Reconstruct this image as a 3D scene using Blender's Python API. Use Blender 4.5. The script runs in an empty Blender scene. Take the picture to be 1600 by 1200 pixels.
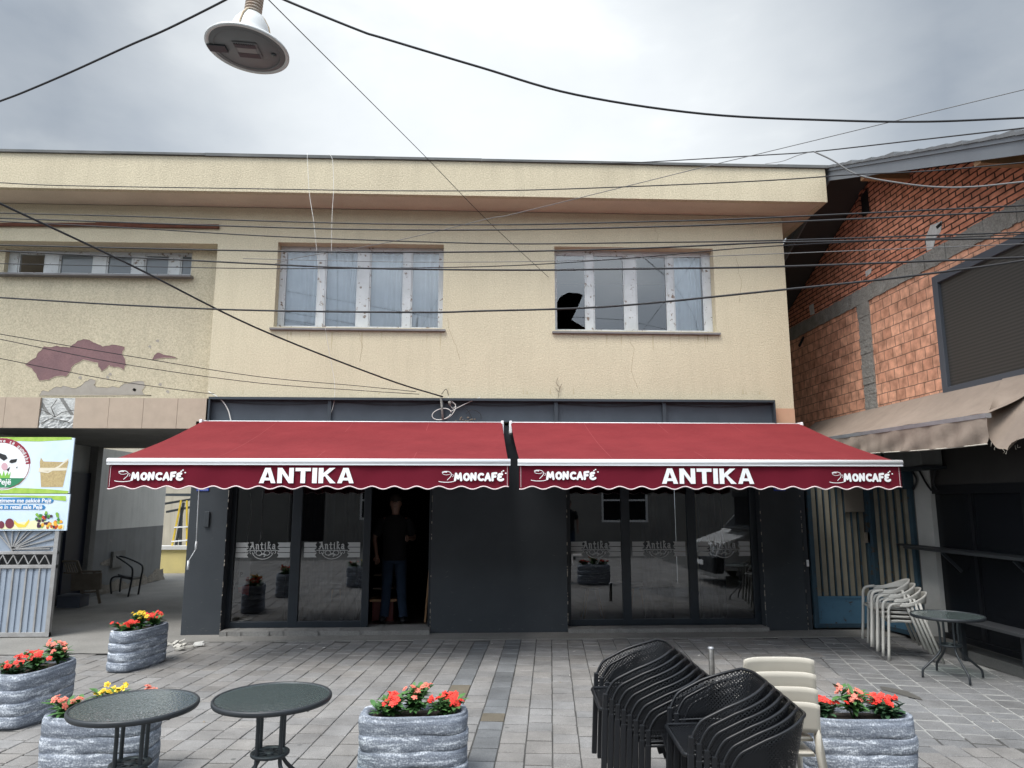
import bpy, math, random
from mathutils import Vector, Matrix
R = math.radians
S = bpy.context.scene
COL = S.collection

# ------------------------------------------------------------------ camera
F_PX, PITCH, YAW = 1109.0, R(9.36), R(2.43)
CAM = Vector((0, -9.1, 1.6))
cd = bpy.data.cameras.new("camera"); cam = bpy.data.objects.new("camera", cd); COL.objects.link(cam)
cd.sensor_width = 36; cd.lens = 36 * F_PX / 1600; cd.clip_end = 500; cd.clip_start = 0.05
cam.location = CAM; cam.rotation_euler = (R(90) + PITCH, 0, -YAW)
S.camera = cam
S.render.resolution_x, S.render.resolution_y = 1024, 768

# ------------------------------------------------------------------ world, sun, exposure
SUN_EL, SUN_AZ = R(60), R(218)
w = bpy.data.worlds.new("World"); S.world = w; w.use_nodes = True
nt = w.node_tree; nt.nodes.clear()
def nn(t, ty, **k):
    n = t.nodes.new(ty)
    for a, b in k.items(): setattr(n, a, b)
    return n
out = nn(nt, 'ShaderNodeOutputWorld'); bg = nn(nt, 'ShaderNodeBackground')
sky = nn(nt, 'ShaderNodeTexSky', sky_type='NISHITA', sun_disc=False, sun_elevation=SUN_EL, sun_rotation=SUN_AZ)
sky.air_density = 1.5; sky.dust_density = 3
tc = nn(nt, 'ShaderNodeTexCoord')
mp = nn(nt, 'ShaderNodeMapping'); mp.inputs['Scale'].default_value = (1, 1, 2.2)
n1 = nn(nt, 'ShaderNodeTexNoise'); n1.inputs['Scale'].default_value = 2.1; n1.inputs['Detail'].default_value = 7; n1.inputs['Roughness'].default_value = .52; n1.inputs['Distortion'].default_value = .25
rp = nn(nt, 'ShaderNodeValToRGB')
rp.color_ramp.elements[0].position = .30; rp.color_ramp.elements[0].color = (1.45, 1.72, 2.1, 1)
rp.color_ramp.elements[1].position = .72; rp.color_ramp.elements[1].color = (4.0, 4.2, 4.3, 1)
e = rp.color_ramp.elements.new(.52); e.color = (2.35, 2.58, 2.85, 1)
# brighter cloud towards the hidden sun, low above the roof
dot = nn(nt, 'ShaderNodeVectorMath', operation='DOT_PRODUCT'); dot.inputs[1].default_value = (0.03, 0.90, 0.43)
nrm = nn(nt, 'ShaderNodeVectorMath', operation='NORMALIZE')
mr = nn(nt, 'ShaderNodeMapRange'); mr.inputs[1].default_value = .86; mr.inputs[2].default_value = 1.0; mr.inputs[3].default_value = 0; mr.inputs[4].default_value = 1
gl = nn(nt, 'ShaderNodeMixRGB', blend_type='ADD'); gl.inputs[2].default_value = (3.5, 3.48, 3.3, 1)
mx = nn(nt, 'ShaderNodeMixRGB'); mx.inputs[0].default_value = .93
L = nt.links.new
L(tc.outputs['Generated'], mp.inputs[0]); L(mp.outputs[0], n1.inputs[0]); L(n1.outputs[0], rp.inputs[0])
L(tc.outputs['Generated'], nrm.inputs[0]); L(nrm.outputs[0], dot.inputs[0]); L(dot.outputs['Value'], mr.inputs[0])
L(rp.outputs[0], gl.inputs[1]); L(mr.outputs[0], gl.inputs[0])
# unseen sky high on the street side, brightness added to light the facade
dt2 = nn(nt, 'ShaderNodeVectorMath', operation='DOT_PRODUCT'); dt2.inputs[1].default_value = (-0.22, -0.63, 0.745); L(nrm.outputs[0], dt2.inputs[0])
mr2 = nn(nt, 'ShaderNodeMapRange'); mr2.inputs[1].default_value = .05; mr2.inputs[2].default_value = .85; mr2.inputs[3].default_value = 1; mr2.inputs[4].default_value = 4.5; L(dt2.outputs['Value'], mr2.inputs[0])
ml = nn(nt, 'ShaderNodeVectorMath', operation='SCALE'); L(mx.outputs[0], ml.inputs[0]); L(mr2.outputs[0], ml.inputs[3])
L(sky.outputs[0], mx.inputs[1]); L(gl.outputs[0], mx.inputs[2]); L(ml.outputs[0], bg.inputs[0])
bg.inputs[1].default_value = .085
L(bg.outputs[0], out.inputs[0])
sd = bpy.data.lights.new("sun", 'SUN'); sun = bpy.data.objects.new("sun", sd); COL.objects.link(sun)
sd.energy = 1.5; sd.angle = R(25); sd.color = (1, .97, .92)
sun.rotation_euler = (R(90) - SUN_EL, 0, R(180) - SUN_AZ); sun.location = (0, 10, 20)
S.view_settings.view_transform = 'Standard'; S.view_settings.look = 'None'
S.view_settings.exposure = 1.15; S.view_settings.gamma = 1
S.cycles.max_bounces = 7; S.cycles.transparent_max_bounces = 24

# ------------------------------------------------------------------ pixel -> point on a real plane (survey of the photo, 1600x1200)
_F = Vector((math.sin(YAW) * math.cos(PITCH), math.cos(YAW) * math.cos(PITCH), math.sin(PITCH)))
_R = Vector((math.cos(YAW), -math.sin(YAW), 0)); _U = _R.cross(_F)
def at(px, py, X=None, Y=None, Z=None):
    d = _F + _R * ((px - 800) / F_PX) + _U * ((600 - py) / F_PX)
    t = (X - CAM.x) / d.x if X is not None else (Y - CAM.y) / d.y if Y is not None else (Z - CAM.z) / d.z
    return CAM + d * t

# ------------------------------------------------------------------ materials
def P(m): return m.node_tree.nodes['Principled BSDF']
def mat(name, c1, c2=None, ns=4, rough=.75, bump=0, bs=60, bd=.003, metal=0, spec=.4, peel=None, streak=0, wear=None, contrast=.5, fine=0, coat=0):
    m = bpy.data.materials.new(name); m.use_nodes = True; t = m.node_tree; b = P(m); l = t.links.new
    b.inputs['Roughness'].default_value = rough; b.inputs['Metallic'].default_value = metal
    b.inputs['Specular IOR Level'].default_value = spec; b.inputs['Coat Weight'].default_value = coat
    g = nn(t, 'ShaderNodeNewGeometry'); pos = g.outputs['Position']
    col = None
    def noise(scale, detail=6, vec=None, rg=.6):
        n = nn(t, 'ShaderNodeTexNoise'); n.inputs['Scale'].default_value = scale; n.inputs['Detail'].default_value = detail; n.inputs['Roughness'].default_value = rg
        l(vec if vec else pos, n.inputs[0]); return n.outputs[0]
    def ramp(src, a, bb):
        r = nn(t, 'ShaderNodeMapRange'); r.inputs[1].default_value = a; r.inputs[2].default_value = bb; l(src, r.inputs[0]); return r.outputs[0]
    def mixc(fac, a, bcol):
        x = nn(t, 'ShaderNodeMixRGB'); l(fac, x.inputs[0])
        if isinstance(a, tuple): x.inputs[1].default_value = (*a, 1)
        else: l(a, x.inputs[1])
        if isinstance(bcol, tuple): x.inputs[2].default_value = (*bcol, 1)
        else: l(bcol, x.inputs[2])
        return x.outputs[0]
    c = c1
    if c2: c = mixc(ramp(noise(ns), .5 - contrast * .45, .5 + contrast * .45), c1, c2)
    if fine:
        x = nn(t, 'ShaderNodeMixRGB', blend_type='MULTIPLY'); x.inputs[0].default_value = fine
        r = nn(t, 'ShaderNodeMapRange'); r.inputs[1].default_value = .3; r.inputs[2].default_value = .7; r.inputs[3].default_value = .35; r.inputs[4].default_value = 1.25
        l(noise(62, 4), r.inputs[0])
        if isinstance(c, tuple): x.inputs[1].default_value = (*c, 1)
        else: l(c, x.inputs[1])
        l(r.outputs[0], x.inputs[2]); c = x.outputs[0]
    if streak:
        mpn = nn(t, 'ShaderNodeMapping'); mpn.inputs['Scale'].default_value = (5, 5, .5); l(pos, mpn.inputs[0])
        f = ramp(noise(1.5, 5, mpn.outputs[0]), .48, .8)
        sc = nn(t, 'ShaderNodeMath', operation='MULTIPLY'); l(f, sc.inputs[0]); sc.inputs[1].default_value = streak
        c = mixc(sc.outputs[0], c, tuple(v * .35 for v in c1))
    if peel:
        pc, th, ps = peel
        c = mixc(ramp(noise(ps, 8, None, .7), th, th + .02), c, pc)
    if isinstance(c, tuple): b.inputs['Base Color'].default_value = (*c, 1)
    else: l(c, b.inputs['Base Color'])
    if bump:
        bn = nn(t, 'ShaderNodeBump'); bn.inputs['Strength'].default_value = bump; bn.inputs['Distance'].default_value = bd
        l(noise(bs, 4), bn.inputs['Height']); l(bn.outputs[0], b.inputs['Normal'])
    return m

def brickmat(name, axis, bw, bh, mortar_c, c1, c2, msize, off=.5, bumpd=.02, patch=None, freq=2, sq=1):
    m = bpy.data.materials.new(name); m.use_nodes = True; t = m.node_tree; b = P(m); l = t.links.new
    b.inputs['Roughness'].default_value = .9; b.inputs['Specular IOR Level'].default_value = .2
    g = nn(t, 'ShaderNodeNewGeometry'); s = nn(t, 'ShaderNodeSeparateXYZ'); cb = nn(t, 'ShaderNodeCombineXYZ')
    wn = nn(t, 'ShaderNodeTexNoise'); wn.inputs['Scale'].default_value = 7; wn.inputs['Detail'].default_value = 4; l(g.outputs['Position'], wn.inputs[0])
    wm = nn(t, 'ShaderNodeVectorMath', operation='SCALE'); wm.inputs[3].default_value = .012
    l(wn.outputs['Color'], wm.inputs[0])
    ad = nn(t, 'ShaderNodeVectorMath', operation='ADD'); l(g.outputs['Position'], ad.inputs[0]); l(wm.outputs[0], ad.inputs[1])
    l(ad.outputs[0], s.inputs[0]); l(s.outputs[axis], cb.inputs[0]); l(s.outputs[2], cb.inputs[1])
    br = nn(t, 'ShaderNodeTexBrick'); l(cb.outputs[0], br.inputs['Vector'])
    br.offset = off; br.offset_frequency = freq
    br.inputs['Scale'].default_value = 1; br.inputs['Brick Width'].default_value = bw; br.inputs['Row Height'].default_value = bh
    br.inputs['Mortar Size'].default_value = msize; br.inputs['Mortar Smooth'].default_value = .15; br.inputs['Bias'].default_value = 0
    br.inputs['Color1'].default_value = (*c1, 1); br.inputs['Color2'].default_value = (*c2, 1); br.inputs['Mortar'].default_value = (*mortar_c, 1)
    n = nn(t, 'ShaderNodeTexNoise'); n.inputs['Scale'].default_value = 9; n.inputs['Detail'].default_value = 6; l(g.outputs['Position'], n.inputs[0])
    rr = nn(t, 'ShaderNodeMapRange'); rr.inputs[1].default_value = .3; rr.inputs[2].default_value = .7; rr.inputs[3].default_value = .6; rr.inputs[4].default_value = 1.3; l(n.outputs[0], rr.inputs[0])
    x = nn(t, 'ShaderNodeMixRGB', blend_type='MULTIPLY'); x.inputs[0].default_value = 1; l(br.outputs[0], x.inputs[1]); l(rr.outputs[0], x.inputs[2])
    l(x.outputs[0], b.inputs['Base Color'])
    bp = nn(t, 'ShaderNodeBump'); bp.invert = True; bp.inputs['Strength'].default_value = .8; bp.inputs['Distance'].default_value = bumpd
    l(br.outputs['Fac'], bp.inputs['Height']); l(bp.outputs[0], b.inputs['Normal'])
    return m

YEL = mat('yellow_stucco', (.60, .53, .385), (.535, .47, .34), ns=.9, rough=.95, bump=.9, bs=48, bd=.007, streak=.14, fine=.33, spec=.15)
YEL2 = mat('yellow_stucco_old', (.58, .51, .37), (.50, .435, .315), ns=1.1, rough=.95, bump=.9, bs=48, bd=.008, streak=.2, fine=.45, spec=.15)
SOFF = mat('soffit_plaster', (.62, .53, .42), (.50, .43, .34), ns=1.5, rough=.95, bump=.3, bs=40, fine=.2, spec=.1)
ROOFEDGE = mat('roof_felt', (.07, .075, .075), (.13, .13, .125), ns=3, rough=.8, bump=.5, bs=20, peel=((.4, .4, .38), .67, 4))
DARK = mat('dark_paint', (.030, .036, .042), (.042, .048, .055), ns=2, rough=.6, bump=.25, bs=18, bd=.006, peel=((.10, .105, .105), .69, 7), spec=.35)
DARK2 = mat('fascia_paint', (.050, .062, .076), (.035, .044, .055), ns=3, rough=.5, bump=.3, bs=12, bd=.005, peel=((.16, .15, .14), .76, 8), spec=.4)
STEELD = mat('dark_steel', (.045, .055, .065), rough=.45, metal=.3)
FRAME = mat('shopfront_frame', (.008, .013, .019), (.012, .018, .026), ns=6, rough=.38, spec=.5)
CONC = mat('concrete', (.27, .265, .25), (.19, .185, .175), ns=3, rough=.95, bump=.5, bs=40, bd=.004, fine=.35, spec=.15)
CONCR = mat('rough_concrete', (.30, .29, .265), (.20, .195, .175), ns=8, rough=.98, bump=1, bs=28, bd=.02, fine=.5, spec=.1)
CONCD = mat('dark_concrete', (.13, .13, .125), (.085, .085, .082), ns=2.2, rough=.95, bump=.5, bs=45, bd=.004, fine=.3, spec=.15)
STONE = mat('beige_stone_tile', (.43, .335, .255), (.35, .275, .21), ns=6, rough=.5, bump=.1, bs=20)
BROKEN = mat('bare_adhesive', (.62, .62, .60), (.40, .40, .38), ns=14, rough=1, bump=1, bs=40, bd=.02)
PEELM = mat('exposed_mauve_plaster', (.235, .135, .135), (.175, .105, .11), ns=5, rough=.95, bump=.3, bs=30, fine=.25)
PEELG = mat('exposed_grey_plaster', (.36, .325, .28), (.29, .26, .225), ns=8, rough=1, bump=.5, bs=40)
WHITEP = mat('white_window_paint', (.55, .56, .56), (.42, .43, .43), ns=5, rough=.6, peel=((.16, .115, .085), .585, 13), bump=.3, bs=60)
SILL = mat('sill_metal', (.20, .19, .185), (.13, .12, .12), ns=6, rough=.7)
PLAST = mat('grey_plaster', (.74, .735, .70), (.62, .615, .58), ns=1.6, rough=.9, bump=.3, bs=25, peel=((.12, .11, .1), .74, 7), streak=.3, fine=.2)
DADO = mat('grey_dado', (.22, .23, .235), (.17, .175, .18), ns=2, rough=.7, bump=.3, bs=20, peel=((.36, .33, .29), .70, 3.3), streak=.3)
OLDP = mat('crumbling_plaster', (.33, .30, .26), (.22, .20, .17), ns=7, rough=1, bump=1, bs=16, bd=.03)
WHITEB = mat('white_aluminium', (.78, .79, .80), rough=.35, spec=.5)
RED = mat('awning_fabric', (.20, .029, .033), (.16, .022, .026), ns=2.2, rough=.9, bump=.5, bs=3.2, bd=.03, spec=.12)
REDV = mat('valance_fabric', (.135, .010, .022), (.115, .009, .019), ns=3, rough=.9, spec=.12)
WHITET = mat('white_print', (.82, .82, .82), rough=.7)
TRIM = mat('pink_white_trim', (.75, .62, .62), rough=.8)
BROWN = mat('brown_awning_fabric', (.27, .22, .18), (.21, .168, .138), ns=2.2, rough=.92, bump=.4, bs=9, bd=.02, streak=.2, spec=.15)
GALV = mat('galvanised_bar', (.42, .44, .46), (.30, .31, .33), ns=7, rough=.45, metal=.6)
BLUEG = mat('blue_gate_paint', (.030, .065, .09), (.022, .045, .065), ns=4, rough=.6, peel=((.05, .04, .032), .585, 9), bump=.4, bs=30)
WOODG = mat('weathered_board', (.27, .25, .195), (.19, .172, .13), ns=5, rough=.9, streak=.4, bump=.3, bs=40)
PAPER = mat('old_notice_board', (.16, .14, .115), rough=.9)
GREYG = mat('grey_gate_paint', (.30, .345, .405), (.24, .28, .335), ns=3, rough=.6, peel=((.12, .09, .07), .70, 9), bump=.2, bs=40)
GREYF = mat('grey_gate_frame', (.34, .34, .335), (.22, .21, .20), ns=8, rough=.7, peel=((.13, .09, .06), .64, 12))
BLK = mat('black_plastic', (.008, .009, .011), rough=.38, spec=.4)
BLKM = mat('black_metal', (.018, .022, .026), rough=.45, spec=.5)
BEIGE = mat('beige_plastic', (.50, .47, .40), (.44, .41, .35), ns=3, rough=.5, spec=.4)
GREYC = mat('pale_grey_plastic', (.47, .46, .42), (.40, .39, .36), ns=3, rough=.5, spec=.4)
SOIL = mat('soil', (.03, .022, .016), (.055, .042, .03), ns=30, rough=1, bump=1, bs=60, bd=.01)
LEAF = mat('leaf_green', (.085, .20, .05), (.045, .12, .04), ns=25, rough=.55)
LEAFD = mat('dark_leaf', (.035, .085, .042), (.06, .13, .06), ns=25, rough=.5)
REDF = mat('red_petal', (.68, .025, .018), (.75, .06, .035), ns=30, rough=.6)
PINKF = mat('coral_petal', (.70, .13, .09), (.72, .28, .2), ns=25, rough=.6)
YELF = mat('yellow_petal', (.80, .58, .04), (.75, .48, .03), ns=30, rough=.6)
RUST = mat('rusty_steel', (.16, .055, .03), (.075, .03, .02), ns=12, rough=.9, bump=.4, bs=60)
CABLE = mat('black_cable', (.014, .014, .016), rough=.6)
CABLEG = mat('grey_cable', (.13, .13, .13), rough=.6)
CABLEW = mat('white_cable', (.62, .61, .57), rough=.6)
WOODD = mat('dark_wood', (.11, .09, .065), (.16, .13, .10), ns=8, rough=.8)
WOODL = mat('light_wood', (.34, .20, .10), (.25, .14, .07), ns=9, rough=.5)
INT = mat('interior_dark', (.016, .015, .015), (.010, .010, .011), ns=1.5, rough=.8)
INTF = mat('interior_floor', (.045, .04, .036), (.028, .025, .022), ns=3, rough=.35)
CURT = mat('net_curtain', (.82, .84, .84), (.66, .69, .70), ns=3, rough=.9)
CURTD = mat('dark_drape', (.055, .06, .06), (.02, .024, .034), ns=3, rough=.9)
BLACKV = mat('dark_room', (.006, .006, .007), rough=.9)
SKIN = mat('skin', (.20, .115, .085), rough=.5)
JEAN = mat('denim', (.012, .028, .055), (.008, .018, .038), ns=8, rough=.9)
TEE = mat('black_tshirt', (.004, .004, .005), rough=.95)
HAIR = mat('dark_hair', (.02, .014, .01), rough=.7)
BLUEP = mat('blue_enamel', (.02, .055, .36), rough=.3, spec=.5)
TILEROOF = mat('roof_sheet', (.16, .165, .17), (.10, .105, .11), ns=4, rough=.8, bump=.5, bs=14)
VERGE = mat('verge_sheet', (.15, .165, .18), (.12, .13, .145), ns=2, rough=.55)
LOUV = bpy.data.materials.new('louvre_panel'); LOUV.use_nodes = True
_t = LOUV.node_tree; _b = P(LOUV); _b.inputs['Roughness'].default_value = .55
_w = nn(_t, 'ShaderNodeTexWave', bands_direction='Z'); _w.inputs['Scale'].default_value = 9; _w.inputs['Distortion'].default_value = 0
_g = nn(_t, 'ShaderNodeNewGeometry'); _r = nn(_t, 'ShaderNodeValToRGB')
_r.color_ramp.elements[0].color = (.022, .021, .019, 1); _r.color_ramp.elements[1].color = (.045, .042, .038, 1)
_t.links.new(_g.outputs['Position'], _w.inputs[0]); _t.links.new(_w.outputs[0], _r.inputs[0]); _t.links.new(_r.outputs[0], _b.inputs[0])
BRU = brickmat('small_solid_brick', 1, .235, .066, (.075, .042, .032), (.62, .27, .17), (.53, .215, .132), .0095, bumpd=.03)
BRB = brickmat('hollow_clay_block', 1, .19, .135, (.16, .11, .08), (.63, .335, .22), (.50, .25, .16), .005, off=.37, bumpd=.015)

def glassmat(name, tint, refl, rough=0, base=None):
    m = bpy.data.materials.new(name); m.use_nodes = True; t = m.node_tree; t.nodes.clear(); l = t.links.new
    o = nn(t, 'ShaderNodeOutputMaterial'); tr = nn(t, 'ShaderNodeBsdfTransparent'); tr.inputs[0].default_value = (*tint, 1)
    gs = nn(t, 'ShaderNodeBsdfGlossy'); gs.inputs[1].default_value = rough; gs.inputs[0].default_value = (.95, .97, 1, 1)
    fr = nn(t, 'ShaderNodeFresnel'); fr.inputs[0].default_value = refl
    mx = nn(t, 'ShaderNodeMixShader'); l(fr.outputs[0], mx.inputs[0]); l(tr.outputs[0], mx.inputs[1]); l(gs.outputs[0], mx.inputs[2])
    if base:
        df = nn(t, 'ShaderNodeBsdfDiffuse'); df.inputs[0].default_value = (*base[0], 1)
        m2 = nn(t, 'ShaderNodeMixShader'); m2.inputs[0].default_value = base[1]
        l(mx.outputs[0], m2.inputs[1]); l(df.outputs[0], m2.inputs[2]); l(m2.outputs[0], o.inputs[0])
    else: l(mx.outputs[0], o.inputs[0])
    return m
GLASS = glassmat('shop_glass', (.55, .58, .60), 2.15)
WGLASS = glassmat('window_glass', (.84, .88, .92), 1.85)
TGLASS = glassmat('rippled_table_glass', (.56, .66, .63), 1.44, .12, ((.14, .18, .175), .26))
# ripple relief on the table glass
_t = TGLASS.node_tree; _v = nn(_t, 'ShaderNodeTexVoronoi'); _v.inputs['Scale'].default_value = 75
_g = nn(_t, 'ShaderNodeNewGeometry'); _bp = nn(_t, 'ShaderNodeBump'); _bp.inputs['Strength'].default_value = .3; _bp.inputs['Distance'].default_value = .002
_t.links.new(_g.outputs['Position'], _v.inputs[0]); _t.links.new(_v.outputs[0], _bp.inputs['Height'])
for n_ in _t.nodes:
    if n_.type in ('BSDF_GLOSSY', 'BSDF_DIFFUSE', 'FRESNEL'): _t.links.new(_bp.outputs[0], n_.inputs['Normal'])
DECAL = mat('frosted_film', (.40, .41, .41), rough=.9)

# perforated shell
PERF = bpy.data.materials.new('perforated_black_plastic'); PERF.use_nodes = True
def _perf():
    t = PERF.node_tree; l = t.links.new; b = P(PERF); b.inputs['Base Color'].default_value = (.008, .009, .011, 1); b.inputs['Roughness'].default_value = .45; b.inputs['Specular IOR Level'].default_value = .35
    uv = nn(t, 'ShaderNodeUVMap'); uv.uv_map = 'UVMap'
    mp = nn(t, 'ShaderNodeMapping'); mp.inputs['Rotation'].default_value = (0, 0, R(45)); mp.inputs['Scale'].default_value = (60, 60, 1)
    s = nn(t, 'ShaderNodeSeparateXYZ'); l(uv.outputs[0], mp.inputs[0]); l(mp.outputs[0], s.inputs[0])
    hs = []
    for i in (0, 1):
        f = nn(t, 'ShaderNodeMath', operation='FRACT'); l(s.outputs[i], f.inputs[0])
        a = nn(t, 'ShaderNodeMath', operation='SUBTRACT'); l(f.outputs[0], a.inputs[0]); a.inputs[1].default_value = .5
        c = nn(t, 'ShaderNodeMath', operation='ABSOLUTE'); l(a.outputs[0], c.inputs[0]); hs.append(c.outputs[0])
    mxx = nn(t, 'ShaderNodeMath', operation='MAXIMUM'); l(hs[0], mxx.inputs[0]); l(hs[1], mxx.inputs[1])
    g = nn(t, 'ShaderNodeMath', operation='GREATER_THAN'); l(mxx.outputs[0], g.inputs[0]); g.inputs[1].default_value = .33
    l(g.outputs[0], b.inputs['Alpha'])
_perf()

# planter skin: rough-combed blue grey with white brushed ridges
PLANT = bpy.data.materials.new('brushed_grey_planter'); PLANT.use_nodes = True
def _pl():
    t = PLANT.node_tree; l = t.links.new; b = P(PLANT); b.inputs['Roughness'].default_value = .75
    g = nn(t, 'ShaderNodeTexCoord'); mp = nn(t, 'ShaderNodeMapping'); mp.inputs['Scale'].default_value = (5, 5, 26); l(g.outputs['Object'], mp.inputs[0])
    n = nn(t, 'ShaderNodeTexNoise'); n.inputs['Scale'].default_value = 1; n.inputs['Detail'].default_value = 9; n.inputs['Roughness'].default_value = .72; n.inputs['Distortion'].default_value = .6; l(mp.outputs[0], n.inputs[0])
    n2 = nn(t, 'ShaderNodeTexNoise'); n2.inputs['Scale'].default_value = 110; n2.inputs['Detail'].default_value = 3; l(g.outputs['Object'], n2.inputs[0])
    ad = nn(t, 'ShaderNodeMath', operation='MULTIPLY_ADD'); l(n2.outputs[0], ad.inputs[0]); ad.inputs[1].default_value = .42; l(n.outputs[0], ad.inputs[2])
    r = nn(t, 'ShaderNodeValToRGB'); r.color_ramp.elements[0].position = .60; r.color_ramp.elements[0].color = (.12, .14, .175, 1)
    r.color_ramp.elements[1].position = .86; r.color_ramp.elements[1].color = (.60, .64, .69, 1)
    e = r.color_ramp.elements.new(.74); e.color = (.225, .25, .29, 1)
    l(ad.outputs[0], r.inputs[0]); l(r.outputs[0], b.inputs['Base Color'])
    bp = nn(t, 'ShaderNodeBump'); bp.inputs['Strength'].default_value = .8; bp.inputs['Distance'].default_value = .008; l(ad.outputs[0], bp.inputs['Height']); l(bp.outputs[0], b.inputs['Normal'])
_pl()

# paving: each stone carries its own tone
TILE = bpy.data.materials.new('paving_stone'); TILE.use_nodes = True
def _ti():
    t = TILE.node_tree; l = t.links.new; b = P(TILE); b.inputs['Roughness'].default_value = .8; b.inputs['Specular IOR Level'].default_value = .3
    a = nn(t, 'ShaderNodeAttribute'); a.attribute_name = 'tone'
    g = nn(t, 'ShaderNodeNewGeometry')
    n = nn(t, 'ShaderNodeTexNoise'); n.inputs['Scale'].default_value = 2.2; n.inputs['Detail'].default_value = 8; n.inputs['Roughness'].default_value = .7; l(g.outputs['Position'], n.inputs[0])
    r = nn(t, 'ShaderNodeMapRange'); r.inputs[1].default_value = .3; r.inputs[2].default_value = .75; r.inputs[3].default_value = .62; r.inputs[4].default_value = 1.2; l(n.outputs[0], r.inputs[0])
    n2 = nn(t, 'ShaderNodeTexNoise'); n2.inputs['Scale'].default_value = 160; n2.inputs['Detail'].default_value = 3; l(g.outputs['Position'], n2.inputs[0])
    r2 = nn(t, 'ShaderNodeMapRange'); r2.inputs[1].default_value = .3; r2.inputs[2].default_value = .7; r2.inputs[3].default_value = .72; r2.inputs[4].default_value = 1.25; l(n2.outputs[0], r2.inputs[0])
    x = nn(t, 'ShaderNodeMixRGB', blend_type='MULTIPLY'); x.inputs[0].default_value = 1; l(a.outputs['Color'], x.inputs[1]); l(r.outputs[0], x.inputs[2])
    y = nn(t, 'ShaderNodeMixRGB', blend_type='MULTIPLY'); y.inputs[0].default_value = 1; l(x.outputs[0], y.inputs[1]); l(r2.outputs[0], y.inputs[2])
    # old chewing-gum spots and a few drips
    v = nn(t, 'ShaderNodeTexVoronoi'); v.inputs['Scale'].default_value = 2.6; l(g.outputs['Position'], v.inputs[0])
    lt = nn(t, 'ShaderNodeMath', operation='LESS_THAN'); lt.inputs[1].default_value = .045; l(v.outputs['Distance'], lt.inputs[0])
    z = nn(t, 'ShaderNodeMixRGB'); l(lt.outputs[0], z.inputs[0]); l(y.outputs[0], z.inputs[1]); z.inputs[2].default_value = (.12, .12, .115, 1)
    l(z.outputs[0], b.inputs['Base Color'])
    bp = nn(t, 'ShaderNodeBump'); bp.inputs['Strength'].default_value = .45; bp.inputs['Distance'].default_value = .003; l(n2.outputs[0], bp.inputs['Height']); l(bp.outputs[0], b.inputs['Normal'])
_ti()

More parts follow.
